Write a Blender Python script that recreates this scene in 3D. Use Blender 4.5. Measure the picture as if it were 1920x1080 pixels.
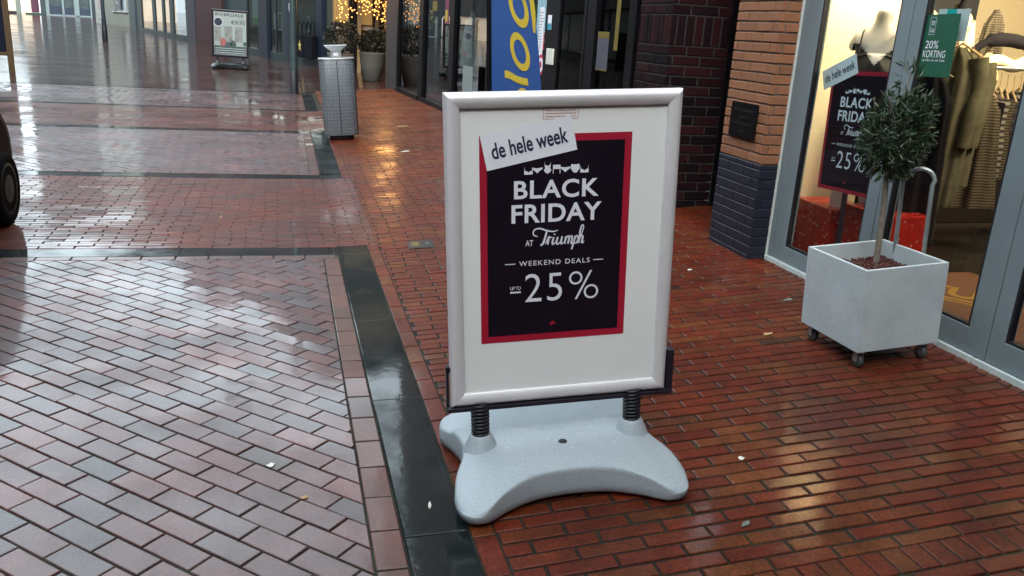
import bpy, bmesh, math, random
from math import sin, cos, pi, radians, tan, sqrt, atan2
from mathutils import Vector, Matrix
random.seed(7)
scene = bpy.context.scene
for _o in list(bpy.data.objects): bpy.data.objects.remove(_o)
COL = scene.collection

# ------------------------------------------------------------------ camera
RW = Vector((0.966771, -0.24871, 0.059128)); UW = Vector((0.017996, 0.29693, 0.95473)); FW = Vector((0.255008, 0.921941, -0.291539))
cam_d = bpy.data.cameras.new('camera'); cam = bpy.data.objects.new('camera', cam_d); COL.objects.link(cam)
cam_d.sensor_width = 36.0; cam_d.lens = 36.0*1585.05/1920; cam_d.clip_start = 0.05; cam_d.clip_end = 2000
cam.matrix_world = Matrix(((RW.x, UW.x, -FW.x, -0.337138), (RW.y, UW.y, -FW.y, 0.0), (RW.z, UW.z, -FW.z, 1.565301), (0, 0, 0, 1)))
scene.camera = cam
# ------------------------------------------------------------------ world, sun, exposure
SUN_EL, SUN_AZ = radians(38), radians(205)
world = bpy.data.worlds.new('World'); scene.world = world; world.use_nodes = True
wn = world.node_tree.nodes; wl = world.node_tree.links
bg = wn['Background']
sky = wn.new('ShaderNodeTexSky'); sky.sky_type = 'NISHITA'; sky.sun_disc = False
sky.sun_elevation = SUN_EL; sky.sun_rotation = SUN_AZ; sky.air_density = 1.0; sky.dust_density = 6.0; sky.ozone_density = 2.0
hs = wn.new('ShaderNodeHueSaturation'); hs.inputs['Saturation'].default_value = 0.45
wl.new(sky.outputs[0], hs.inputs['Color'])
mixw = wn.new('ShaderNodeMixRGB'); mixw.inputs[0].default_value = 0.6; mixw.inputs[2].default_value = (8.3, 9.8, 10.5, 1)
wl.new(hs.outputs[0], mixw.inputs[1]); wl.new(mixw.outputs[0], bg.inputs[0]); bg.inputs[1].default_value = 0.15
sun_d = bpy.data.lights.new('sun', 'SUN'); sun_d.energy = 0.5; sun_d.angle = radians(25); sun_d.color = (1.0, 0.97, 0.93)
sun = bpy.data.objects.new('sun', sun_d); COL.objects.link(sun)
sun.rotation_euler = Vector((-sin(SUN_AZ)*cos(SUN_EL), -cos(SUN_AZ)*cos(SUN_EL), -sin(SUN_EL))).to_track_quat('-Z', 'Y').to_euler()
scene.view_settings.view_transform = 'Standard'; scene.view_settings.look = 'None'
scene.view_settings.exposure = 1.5; scene.view_settings.gamma = 1.0
scene.cycles.max_bounces = 8; scene.cycles.transparent_max_bounces = 16; scene.cycles.caustics_reflective = False; scene.cycles.caustics_refractive = False
scene.cycles.sample_clamp_indirect = 4.0

# ------------------------------------------------------------------ ground geometry
PHI = radians(4.3); T = tan(PHI)
def gz(x): return T*x if x > 0 else 0.0
def frameA(x, y, yaw=0.0):
    """frame resting on the cross-fallen pavement right of the channel"""
    R = Matrix.Rotation(-PHI, 4, 'Y') @ Matrix.Rotation(yaw, 4, 'Z')
    return Matrix.Translation((x, y, gz(x))) @ R
def frameZ(x, y, z=0.0, yaw=0.0):
    return Matrix.Translation((x, y, z)) @ Matrix.Rotation(yaw, 4, 'Z')

# ------------------------------------------------------------------ materials
MATS = {}
def new_mat(name):
    m = bpy.data.materials.new(name); m.use_nodes = True
    return m, m.node_tree.nodes, m.node_tree.links, m.node_tree.nodes['Principled BSDF']
def mat(name, color, rough=0.6, metal=0.0, var=0.0, vscale=8.0, bump=0.0, bscale=60.0, coat=0.0, emit=0.0, spec=0.5, stretch=None, dirt=None):
    if name in MATS: return MATS[name]
    m, n, l, p = new_mat(name)
    c = (*color, 1)
    p.inputs['Base Color'].default_value = c; p.inputs['Roughness'].default_value = rough; p.inputs['Metallic'].default_value = metal
    p.inputs['Coat Weight'].default_value = coat; p.inputs['Coat Roughness'].default_value = 0.05
    p.inputs['Specular IOR Level'].default_value = spec
    tc = n.new('ShaderNodeTexCoord'); src = tc.outputs['Object']
    if stretch:
        mp = n.new('ShaderNodeMapping'); mp.inputs['Scale'].default_value = stretch; l.new(src, mp.inputs[0]); src = mp.outputs[0]
    if var > 0:
        nz = n.new('ShaderNodeTexNoise'); nz.inputs['Scale'].default_value = vscale; nz.inputs['Detail'].default_value = 6; nz.inputs['Roughness'].default_value = .65
        l.new(src, nz.inputs['Vector'])
        mr = n.new('ShaderNodeMapRange'); mr.inputs[1].default_value = .3; mr.inputs[2].default_value = .7; mr.inputs[3].default_value = 1-var; mr.inputs[4].default_value = 1+var
        l.new(nz.outputs['Fac'], mr.inputs[0])
        mx = n.new('ShaderNodeMixRGB'); mx.blend_type = 'MULTIPLY'; mx.inputs[0].default_value = 1; mx.inputs[1].default_value = c
        l.new(mr.outputs[0], mx.inputs[2]); l.new(mx.outputs[0], p.inputs['Base Color'])
        m2 = n.new('ShaderNodeMapRange'); m2.inputs[3].default_value = max(.03, rough-.1*var*3); m2.inputs[4].default_value = min(1, rough+.1*var*3)
        l.new(nz.outputs['Fac'], m2.inputs[0]); l.new(m2.outputs[0], p.inputs['Roughness'])
    if bump > 0:
        nb = n.new('ShaderNodeTexNoise'); nb.inputs['Scale'].default_value = bscale; nb.inputs['Detail'].default_value = 4
        l.new(src, nb.inputs['Vector'])
        b = n.new('ShaderNodeBump'); b.inputs['Strength'].default_value = bump; b.inputs['Distance'].default_value = .004
        l.new(nb.outputs['Fac'], b.inputs['Height']); l.new(b.outputs[0], p.inputs['Normal'])
    if emit > 0:
        p.inputs['Emission Color'].default_value = c; p.inputs['Emission Strength'].default_value = emit
    MATS[name] = m
    return m
def glass_mat(name, tint=(.85, .9, .9), rough=0.0):
    """pane: clear sheet with a mirror-like Fresnel reflection"""
    m, n, l, p = new_mat(name)
    n.remove(p)
    out = n['Material Output']
    tr = n.new('ShaderNodeBsdfTransparent'); tr.inputs[0].default_value = (*tint, 1)
    gl = n.new('ShaderNodeBsdfGlossy'); gl.inputs['Roughness'].default_value = rough; gl.inputs[0].default_value = (1, 1, 1, 1)
    fr = n.new('ShaderNodeFresnel'); fr.inputs[0].default_value = 1.36
    gm = n.new('ShaderNodeNewGeometry'); iv = n.new('ShaderNodeMath'); iv.operation = 'SUBTRACT'; iv.inputs[0].default_value = 1; l.new(gm.outputs['Backfacing'], iv.inputs[1])
    mu = n.new('ShaderNodeMath'); mu.operation = 'MULTIPLY'; l.new(fr.outputs[0], mu.inputs[0]); l.new(iv.outputs[0], mu.inputs[1])   # a thin pane mirrors once, not again on the way out
    mx = n.new('ShaderNodeMixShader'); l.new(mu.outputs[0], mx.inputs[0]); l.new(tr.outputs[0], mx.inputs[1]); l.new(gl.outputs[0], mx.inputs[2])
    l.new(mx.outputs[0], out.inputs[0]); MATS[name] = m
    return m
def brick_wall_mat(name, c1, c2, mortar, axis='Y', bw=.21, rh=.063, ms=.010, rough=.8, off=.5):
    m, n, l, p = new_mat(name)
    tc = n.new('ShaderNodeTexCoord'); sx = n.new('ShaderNodeSeparateXYZ'); l.new(tc.outputs['Object'], sx.inputs[0])
    add = n.new('ShaderNodeMath'); add.operation = 'ADD'; l.new(sx.outputs[0], add.inputs[0]); l.new(sx.outputs[1], add.inputs[1])
    cb = n.new('ShaderNodeCombineXYZ'); l.new(add.outputs[0], cb.inputs[0]); l.new(sx.outputs[2], cb.inputs[1])
    br = n.new('ShaderNodeTexBrick'); l.new(cb.outputs[0], br.inputs['Vector'])
    br.inputs['Scale'].default_value = 1; br.inputs['Brick Width'].default_value = bw; br.inputs['Row Height'].default_value = rh
    br.inputs['Mortar Size'].default_value = ms; br.inputs['Mortar Smooth'].default_value = .2; br.offset = off
    br.inputs['Color1'].default_value = (*c1, 1); br.inputs['Color2'].default_value = (*c2, 1); br.inputs['Mortar'].default_value = (*mortar, 1)
    nz = n.new('ShaderNodeTexNoise'); nz.inputs['Scale'].default_value = 25; nz.inputs['Detail'].default_value = 6; l.new(tc.outputs['Object'], nz.inputs['Vector'])
    mr = n.new('ShaderNodeMapRange'); mr.inputs[3].default_value = .6; mr.inputs[4].default_value = 1.4; l.new(nz.outputs['Fac'], mr.inputs[0])
    mx = n.new('ShaderNodeMixRGB'); mx.blend_type = 'MULTIPLY'; mx.inputs[0].default_value = 1; l.new(br.outputs['Color'], mx.inputs[1]); l.new(mr.outputs[0], mx.inputs[2])
    l.new(mx.outputs[0], p.inputs['Base Color']); p.inputs['Roughness'].default_value = rough
    b = n.new('ShaderNodeBump'); b.inputs['Strength'].default_value = .6; b.inputs['Distance'].default_value = .008; b.invert = True
    l.new(br.outputs['Fac'], b.inputs['Height']); l.new(b.outputs[0], p.inputs['Normal'])
    MATS[name] = m
    return m
def island_mat(name, ramp, rough, var=.25, vscale=30, bump=.35, bscale=90, coat=0.0, spec=.5, lo=.35, dirt=.0, film=1.0):
    """bricks: every loose brick of the mesh takes its own colour"""
    m, n, l, p = new_mat(name)
    geo = n.new('ShaderNodeNewGeometry'); cr = n.new('ShaderNodeValToRGB'); l.new(geo.outputs['Random Per Island'], cr.inputs[0])
    els = cr.color_ramp.elements
    while len(els) < len(ramp): els.new(.5)
    for e, (pos, c) in zip(els, ramp): e.position = pos; e.color = (*c, 1)
    tc = n.new('ShaderNodeTexCoord')
    nz = n.new('ShaderNodeTexNoise'); nz.inputs['Scale'].default_value = vscale; nz.inputs['Detail'].default_value = 8; nz.inputs['Roughness'].default_value = .7
    l.new(tc.outputs['Object'], nz.inputs['Vector'])
    mr = n.new('ShaderNodeMapRange'); mr.inputs[1].default_value = .3; mr.inputs[2].default_value = .7; mr.inputs[3].default_value = 1-var; mr.inputs[4].default_value = 1+var; l.new(nz.outputs['Fac'], mr.inputs[0])
    mx = n.new('ShaderNodeMixRGB'); mx.blend_type = 'MULTIPLY'; mx.inputs[0].default_value = 1; l.new(cr.outputs[0], mx.inputs[1]); l.new(mr.outputs[0], mx.inputs[2])
    out = mx.outputs[0]
    if dirt > 0:   # broad stains and grime, and a fine grit
        for sc_, lo_, hi_, amt in ((1.3, .35, .65, dirt), (9.0, .30, .62, dirt*.8), (210.0, .35, .60, dirt*.9)):
            nd = n.new('ShaderNodeTexNoise'); nd.inputs['Scale'].default_value = sc_; nd.inputs['Detail'].default_value = 6; nd.inputs['Roughness'].default_value = .7; l.new(tc.outputs['Object'], nd.inputs['Vector'])
            md = n.new('ShaderNodeMapRange'); md.inputs[1].default_value = lo_; md.inputs[2].default_value = hi_; md.inputs[3].default_value = 1-amt; md.inputs[4].default_value = 1+amt*.35; l.new(nd.outputs['Fac'], md.inputs[0])
            m3 = n.new('ShaderNodeMixRGB'); m3.blend_type = 'MULTIPLY'; m3.inputs[0].default_value = 1; l.new(out, m3.inputs[1]); l.new(md.outputs[0], m3.inputs[2]); out = m3.outputs[0]
    l.new(out, p.inputs['Base Color'])
    nb = n.new('ShaderNodeTexNoise'); nb.inputs['Scale'].default_value = bscale; nb.inputs['Detail'].default_value = 5; nb.inputs['Roughness'].default_value = .7; l.new(tc.outputs['Object'], nb.inputs['Vector'])
    b = n.new('ShaderNodeBump'); b.inputs['Strength'].default_value = bump; b.inputs['Distance'].default_value = .003
    l.new(nb.outputs['Fac'], b.inputs['Height']); l.new(b.outputs[0], p.inputs['Normal'])
    p.inputs['Roughness'].default_value = rough; p.inputs['Specular IOR Level'].default_value = spec
    if coat > 0:
        # water film, thicker in patches
        nw = n.new('ShaderNodeTexNoise'); nw.inputs['Scale'].default_value = 1.1; nw.inputs['Detail'].default_value = 5; nw.inputs['Roughness'].default_value = .6; l.new(tc.outputs['Object'], nw.inputs['Vector'])
        mw = n.new('ShaderNodeMapRange'); mw.inputs[1].default_value = .40; mw.inputs[2].default_value = .58; mw.inputs[3].default_value = coat*lo; mw.inputs[4].default_value = coat; l.new(nw.outputs['Fac'], mw.inputs[0])
        l.new(mw.outputs[0], p.inputs['Coat Weight'])
        mg = n.new('ShaderNodeMapRange'); mg.inputs[1].default_value = .38; mg.inputs[2].default_value = .6; mg.inputs[3].default_value = .13*film; mg.inputs[4].default_value = .035*film; l.new(nw.outputs['Fac'], mg.inputs[0])
        l.new(mg.outputs[0], p.inputs['Coat Roughness']); p.inputs['Coat IOR'].default_value = 1.5
        b2 = n.new('ShaderNodeBump'); b2.inputs['Strength'].default_value = .10; b2.inputs['Distance'].default_value = .003
        nb2 = n.new('ShaderNodeTexNoise'); nb2.inputs['Scale'].default_value = 22; nb2.inputs['Detail'].default_value = 3; l.new(tc.outputs['Object'], nb2.inputs['Vector'])
        l.new(nb2.outputs['Fac'], b2.inputs['Height']); l.new(b2.outputs[0], p.inputs['Coat Normal'])
    MATS[name] = m
    return m

M_ALU = mat('brushed_aluminium', (.76, .76, .79), .45, .35, .05, 5, .12, 220)
M_GALV = mat('galvanised_steel', (.42, .44, .45), .42, .8, .18, 12)
M_BLACKPL = mat('black_plastic', (.012, .011, .018), .35, 0, .2, 20)
M_BASEPL = mat('grey_plastic', (.345, .400, .440), .45, 0, .16, 170, .55, 330)
M_SHEET = mat('white_sheet', (.77, .80, .795), .45, 0, .02, 4)
M_PAPER = mat('white_paper', (.74, .78, .84), .6, 0, .02, 9)
M_INK = mat('poster_black', (.010, .006, .012), .4, 0, .2, 4, spec=.12)
M_RED = mat('poster_red', (.36, .012, .035), .35, 0, .1, 5)
M_WHITEINK = mat('white_ink', (.74, .76, .84), .5)
M_NAVYINK = mat('navy_ink', (.012, .012, .05), .5)
M_REDINK = mat('faded_red_ink', (.45, .16, .16), .5)
M_BLACK = mat('black_paint', (.003, .003, .0045), .5, 0, .3, 6, spec=.12)
M_TEALFR = mat('grey_window_paint', (.165, .208, .228), .42, 0, .06, 6, .1, 200)
M_GASKET = mat('rubber_gasket', (.008, .008, .012), .5)
M_WHITEBOARD = mat('white_board_paint', (.46, .50, .48), .6, 0, .08, 10)
M_GLASS = glass_mat('clear_glass')
M_GLASSD = glass_mat('tinted_glass', (.62, .68, .70))

# ------------------------------------------------------------------ mesh builder
class MB:
    def __init__(s): s.v = []; s.f = []; s.sm = []
    def add(s, vs, fs, M=None, smooth=False):
        o = len(s.v)
        s.v += [tuple(M @ Vector(v)) if M is not None else tuple(v) for v in vs]
        s.f += [tuple(i+o for i in f) for f in fs]; s.sm += [smooth]*len(fs)
        return s
    def box(s, a, b, M=None):
        x0, y0, z0 = a; x1, y1, z1 = b
        if x0 > x1: x0, x1 = x1, x0
        if y0 > y1: y0, y1 = y1, y0
        if z0 > z1: z0, z1 = z1, z0
        vs = [(x0,y0,z0),(x1,y0,z0),(x1,y1,z0),(x0,y1,z0),(x0,y0,z1),(x1,y0,z1),(x1,y1,z1),(x0,y1,z1)]
        return s.add(vs, [(0,3,2,1),(4,5,6,7),(0,1,5,4),(1,2,6,5),(2,3,7,6),(3,0,4,7)], M)
    def bbox(s, a, b, r=.004, M=None):
        """box with chamfered edges"""
        bm = bmesh.new(); bmesh.ops.create_cube(bm, size=1)
        c = [(p+q)/2 for p, q in zip(a, b)]; d = [abs(q-p) for p, q in zip(a, b)]
        for v in bm.verts: v.co = Vector((c[0]+v.co.x*d[0], c[1]+v.co.y*d[1], c[2]+v.co.z*d[2]))
        bmesh.ops.bevel(bm, geom=list(bm.edges), offset=min(r, min(d)*.45), segments=2, profile=.5, affect='EDGES')
        bm.verts.index_update()
        s.add([v.co[:] for v in bm.verts], [[v.index for v in f.verts] for f in bm.faces], M); bm.free()
        return s
    def prism(s, poly, z0, z1, M=None):
        n = len(poly)
        vs = [(x, y, z0) for x, y in poly]+[(x, y, z1) for x, y in poly]
        fs = [tuple(range(n-1, -1, -1)), tuple(range(n, 2*n))]+[(i, (i+1) % n, n+(i+1) % n, n+i) for i in range(n)]
        return s.add(vs, fs, M)
    def lathe(s, prof, n=24, M=None, smooth=True, cap=True):
        vs = []; fs = []
        for r, z in prof:
            for k in range(n): a = 2*pi*k/n; vs.append((r*cos(a), r*sin(a), z))
        for i in range(len(prof)-1):
            for k in range(n): fs.append((i*n+k, i*n+(k+1) % n, (i+1)*n+(k+1) % n, (i+1)*n+k))
        s.add(vs, fs, M, smooth)
        if cap:
            m = len(prof)-1
            if prof[0][0] > 1e-4: s.add([vs[k] for k in range(n)], [tuple(range(n-1, -1, -1))], M)
            if prof[m][0] > 1e-4: s.add([vs[m*n+k] for k in range(n)], [tuple(range(n))], M)
        return s
    def tube(s, pts, r, n=8, M=None, closed=False):
        pts = [Vector(p) for p in pts]; vs = []; fs = []; up = None
        rr = r if isinstance(r, (list, tuple)) else [r]*len(pts)
        for i, p in enumerate(pts):
            t = (pts[min(i+1, len(pts)-1)]-pts[max(i-1, 0)]).normalized()
            if up is None: up = Vector((0, 0, 1)) if abs(t.z) < .9 else Vector((1, 0, 0))
            a = up.cross(t).normalized(); b = t.cross(a).normalized(); up = b
            for k in range(n): q = 2*pi*k/n; vs.append(p+(a*cos(q)+b*sin(q))*rr[i])
        for i in range(len(pts)-1):
            for k in range(n): fs.append((i*n+k, i*n+(k+1) % n, (i+1)*n+(k+1) % n, (i+1)*n+k))
        s.add(vs, fs, M, True)
        s.add(vs[:n], [tuple(range(n-1, -1, -1))], M); s.add(vs[-n:], [tuple(range(n))], M)
        return s
    def build(s, name, m, parent=None, M=None, smooth=None):
        me = bpy.data.meshes.new(name); me.from_pydata(s.v, [], s.f)
        for p, q in zip(me.polygons, s.sm): p.use_smooth = q if smooth is None else smooth
        me.update(); me.validate()
        o = bpy.data.objects.new(name, me); COL.objects.link(o)
        if isinstance(m, (list, tuple)):
            for x in m: me.materials.append(x)
        else: me.materials.append(m)
        if parent is not None: o.parent = parent
        if M is not None: o.matrix_local = M
        return o
def thing(name, label, cat, M=None, group=None):
    o = bpy.data.objects.new(name, None); COL.objects.link(o); o.empty_display_size = .1
    if M is not None: o.matrix_world = M
    o['label'] = label; o['category'] = cat
    if group: o['group'] = group
    return o
def tag(o, label, cat, group=None):
    o['label'] = label; o['category'] = cat
    if group: o['group'] = group
    return o
def struct(o): o['kind'] = 'structure'; return o

def catmull(pts, n=8, closed=False):
    out = []; m = len(pts)
    rng = range(m) if closed else range(m-1)
    P = [Vector(p) for p in pts]
    for i in rng:
        p0 = P[(i-1) % m] if closed or i > 0 else P[0]; p1 = P[i]; p2 = P[(i+1) % m]
        p3 = P[(i+2) % m] if closed or i+2 < m else P[-1]
        for k in range(n):
            t = k/n
            out.append(.5*((2*p1)+(p2-p0)*t+(2*p0-5*p1+4*p2-p3)*t*t+(3*p1-p0-3*p2+p3)*t**3))
    if not closed: out.append(P[-1])
    return out

# text as flat meshes (x right, y up), scaled to fit a box
def text_geo(body, bold=0.0, spacing=1.0, shear=0.0):
    c = bpy.data.curves.new('lettering', 'FONT'); c.body = body; c.size = 1; c.offset = bold; c.space_character = spacing; c.shear = shear
    c.resolution_u = 4; c.align_x = 'LEFT'
    o = bpy.data.objects.new('lettering', c)
    COL.objects.link(o); dg = bpy.context.evaluated_depsgraph_get()
    me = bpy.data.meshes.new_from_object(o.evaluated_get(dg))
    vs = [v.co[:2] for v in me.vertices]; fs = [tuple(p.vertices) for p in me.polygons]
    bpy.data.objects.remove(o); bpy.data.meshes.remove(me); bpy.data.curves.remove(c)
    return vs, fs
def fit_text(mb, body, x0, y0, x1, y1, z, bold=0.0, spacing=1.0, shear=0.0, M=None):
    """fit the ink of a line of text into the box (stretching width and height)"""
    vs, fs = text_geo(body, bold, spacing, shear)
    if not vs: return mb
    ax = min(v[0] for v in vs); bx = max(v[0] for v in vs); ay = min(v[1] for v in vs); by = max(v[1] for v in vs)
    sx = (x1-x0)/(bx-ax); sy = (y1-y0)/(by-ay)
    return mb.add([(x0+(v[0]-ax)*sx, y0+(v[1]-ay)*sy, z) for v in vs], fs, M)
def ribbon(mb, pts, w, z, M=None, n=6, ang=None):
    """flat pen stroke along a smooth line; ang gives a broad-nib slant"""
    P = catmull([(x, y, 0) for x, y in pts], n)
    W = w if isinstance(w, (list, tuple)) else [w]*len(pts)
    vs = []; m = len(P)
    for i, p in enumerate(P):
        t = (P[min(i+1, m-1)]-P[max(i-1, 0)]).normalized(); nn = Vector((-t.y, t.x, 0))
        u = i/(m-1)*(len(W)-1); k = min(int(u), len(W)-2); ww = W[k]*(1-(u-k))+W[k+1]*(u-k)
        vs += [(p.x+nn.x*ww/2, p.y+nn.y*ww/2, z), (p.x-nn.x*ww/2, p.y-nn.y*ww/2, z)]
    return mb.add(vs, [(2*i, 2*i+1, 2*i+3, 2*i+2) for i in range(m-1)], M)
def flat(mb, poly, z, M=None):
    return mb.add([(x, y, z) for x, y in poly], [tuple(range(len(poly)))], M)
def ring2d(mb, cx, cy, ro, ri, z, M=None, n=28, sx=1.0):
    vs = []
    for k in range(n): a = 2*pi*k/n; vs += [(cx+sx*ro*cos(a), cy+ro*sin(a), z), (cx+sx*ri*cos(a), cy+ri*sin(a), z)]
    return mb.add(vs, [(2*k, (2*k+2) % (2*n), (2*k+3) % (2*n), 2*k+1) for k in range(n)], M)

# ------------------------------------------------------------------ paving
def clip_poly(poly, x0, x1, y0, y1):
    for ax, lim, sg in ((0, x0, 1), (0, x1, -1), (1, y0, 1), (1, y1, -1)):
        out = []
        for i in range(len(poly)):
            a, b = poly[i], poly[(i+1) % len(poly)]
            da, db = sg*(a[ax]-lim), sg*(b[ax]-lim)
            if da >= 0: out.append(a)
            if (da >= 0) != (db >= 0):
                t = da/(da-db); out.append((a[0]+(b[0]-a[0])*t, a[1]+(b[1]-a[1])*t))
        poly = out
        if len(poly) < 3: return []
    return poly
def inset(poly, d):
    n = len(poly); out = []
    for i in range(n):
        p0, p1, p2 = poly[i-1], poly[i], poly[(i+1) % n]
        e1 = Vector((p1[0]-p0[0], p1[1]-p0[1])); e2 = Vector((p2[0]-p1[0], p2[1]-p1[1]))
        if e1.length < 1e-6 or e2.length < 1e-6: return None
        e1.normalize(); e2.normalize(); n1 = Vector((-e1.y, e1.x)); n2 = Vector((-e2.y, e2.x)); k = 1+n1.dot(n2)
        if k < .2: return None
        q = Vector(p1)+(n1+n2)*(d/k); out.append((q.x, q.y))
    return out
def area(poly): return .5*sum(poly[i][0]*poly[(i+1) % len(poly)][1]-poly[(i+1) % len(poly)][0]*poly[i][1] for i in range(len(poly)))
def paver(mb, poly, hfun, jit=.0014, tilt=.0065, fine=True):
    poly = [p for i, p in enumerate(poly) if (Vector(p)-Vector(poly[i-1])).length > .004]
    if len(poly) < 3 or area(poly) < 4e-4: return
    A = poly; B = inset(A, .0014); C = inset(A, .0042)
    if B is None or C is None or area(C) < 1e-4: return
    cx = sum(p[0] for p in A)/len(A); cy = sum(p[1] for p in A)/len(A)
    dz = random.uniform(-jit, jit); tx = random.gauss(0, tilt); ty = random.gauss(0, tilt)
    def h(p, q): return hfun(p[0])+q+dz+(p[0]-cx)*tx+(p[1]-cy)*ty
    n = len(A)
    if fine:
        vs = [(p[0], p[1], h(p, -.014)) for p in A]+[(p[0], p[1], h(p, -.0018)) for p in B]+[(p[0], p[1], h(p, 0)) for p in C]
        fs = [(i, (i+1) % n, n+(i+1) % n, n+i) for i in range(n)]+[(n+i, n+(i+1) % n, 2*n+(i+1) % n, 2*n+i) for i in range(n)]+[tuple(range(2*n, 3*n))]
    else:
        vs = [(p[0], p[1], h(p, -.012)) for p in A]+[(p[0], p[1], h(p, 0)) for p in B]
        fs = [(i, (i+1) % n, n+(i+1) % n, n+i) for i in range(n)]+[tuple(range(n, 2*n))]
    mb.add(vs, fs)
def bond(mb, x0, x1, y0, y1, L, W, joint, ang, hfun, org=(0, 0), fine=True, **kw):
    """stretcher bond of L x W pavers (pitch) turned by ang, clipped to a rectangle"""
    ca, sa = cos(ang), sin(ang)
    cor = [((x-org[0])*ca+(y-org[1])*sa, -(x-org[0])*sa+(y-org[1])*ca) for x in (x0, x1) for y in (y0, y1)]
    u0 = min(c[0] for c in cor); u1 = max(c[0] for c in cor); v0 = min(c[1] for c in cor); v1 = max(c[1] for c in cor)
    for r in range(int(v0//W)-1, int(v1//W)+2):
        sh = (r % 2)*L/2+random.uniform(-.012, .012)
        for k in range(int(u0//L)-2, int(u1//L)+2):
            j = joint*random.uniform(.7, 1.4)/2; j2 = joint*random.uniform(.7, 1.3)/2
            ua, ub = k*L+sh+j, (k+1)*L+sh-j; va, vb = r*W+j2, (r+1)*W-j2
            dv = random.uniform(-.0015, .0015)
            q = [(org[0]+u*ca-v*sa, org[1]+u*sa+v*ca) for u, v in ((ua, va+dv), (ub, va+dv), (ub, vb+dv), (ua, vb+dv))]
            q = clip_poly(q, x0, x1, y0, y1)
            if q: paver(mb, q, hfun, fine=fine, **kw)
flat0 = lambda x: 0.0
A45 = radians(-43.3)
field = MB(); side = MB(); band = MB(); strip = MB(); course = MB()
PANELS = [(.0, 5.79, 6.00), (8.98, 12.34, 12.56), (15.55, 18.8, 19.02)]      # y of near side, far inner edge, far outer edge
# the near panel of diagonal bond, its edging row, the granite frame
bond(field, -4.2, -.105, .3, 5.70, .2045, .0955, .0045, A45, flat0, org=(-.5, 2.4))
bond(field, -5.2, -.105, 9.07, 12.26, .2045, .0955, .0045, A45, flat0, org=(-.4, 9.1))
bond(field, -7.5, -.105, 15.64, 18.72, .2045, .0955, .008, A45, flat0, org=(-.4, 15.7), fine=False)
for y0, y1, xf in ((.3, 5.70, -4.2), (9.07, 12.26, -5.2), (15.64, 18.72, -7.5)):
    bond(course, -.100, -.003, y0, y1, .208, .30, .006, pi/2, flat0, org=(.1, y0), jit=.001, tilt=.006)
for ya, yb, xf in ((5.705, 5.785, -4.2), (8.985, 9.065, -5.2), (12.265, 12.335, -5.2), (15.555, 15.635, -7.5), (18.725, 18.80, -7.5)):
    bond(course, xf, -.003, ya, yb, .208, .20, .006, 0, flat0, org=(-.02, ya-.05), jit=.001, tilt=.006)
# cross bands between the panels (rows run across the street) and the pavement on the right
def hside(x): return gz(x)
bond(band, -5.5, -.0, 6.005, 8.73, .2185, .0672, .0045, 0, flat0, org=(.02, 6.0))
bond(band, -7.0, -.0, 12.57, 15.30, .2185, .0672, .006, 0, flat0, org=(.02, 12.57), fine=False)
bond(band, .0, .292, 6.005, 8.73, .2185, .0672, .0065, 0, hside, org=(.02, 6.0))
bond(band, .0, .292, 12.57, 15.30, .2185, .0672, .0065, 0, hside, org=(.02, 12.57), fine=False)
bond(side, .215, .288, .8, 6.0, .21, .25, .006, pi/2, hside, org=(.44, .8), jit=.001, tilt=.006)
bond(side, .215, .288, 8.74, 12.56, .21, .25, .006, pi/2, hside, org=(.44, 8.74), jit=.001, tilt=.006)
bond(side, .292, 2.70, 1.876, 10.0, .2185, .0672, .0085, radians(-.4), hside, org=(.39, 1.876))
bond(side, .292, 2.60, 10.0, 19.5, .2185, .0672, .0065, 0, hside, org=(.39, 10.0), fine=False)
bond(side, .292, 2.70, 1.762, 1.872, .0715, .30, .006, 0, hside, org=(.4, 1.67))       # soldier row
bond(side, .292, 2.70, .8, 1.758, .2185, .0672, .0085, 0, hside, org=(.43, 1.758))
bond(side, 2.70, 3.19, 4.95, 6.6, .2185, .0672, .0085, 0, hside, org=(.39, 1.876))
bond(side, 2.70, 2.78, .8, 4.95, .2185, .0672, .0085, 0, hside, org=(.39, 1.876))
# granite slabs
def hstrip(x): return .006+.03*x if x > 0 else 0.0
def slab(x0, x1, y0, y1, hf):
    paver(strip, [(x0+.002, y0+.002), (x1-.002, y0+.002), (x1-.002, y1-.002), (x0+.002, y1-.002)], hf, jit=.0012, tilt=.003)
for ya, yb, n0 in ((.3, 5.79, .26), (8.98, 12.34, 9.0), (15.55, 18.8, 15.6)):
    y = n0
    while y < yb-.05:
        e = min(y+1.032, yb); slab(.0, .211, max(y, ya), e, hstrip); y = e
    x = -.01; e2 = yb+.21
    slab(.0, .211, yb, e2, hstrip)
    while x > -8:
        slab(x-1.03, x, yb, e2, flat0); x -= 1.03
for yn in (8.75, 15.31):
    x = .211; slab(.0, .211, yn, yn+.225, hstrip); x = -.01
    while x > -8: slab(x-1.03, x, yn, yn+.225, flat0); x -= 1.03

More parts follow.
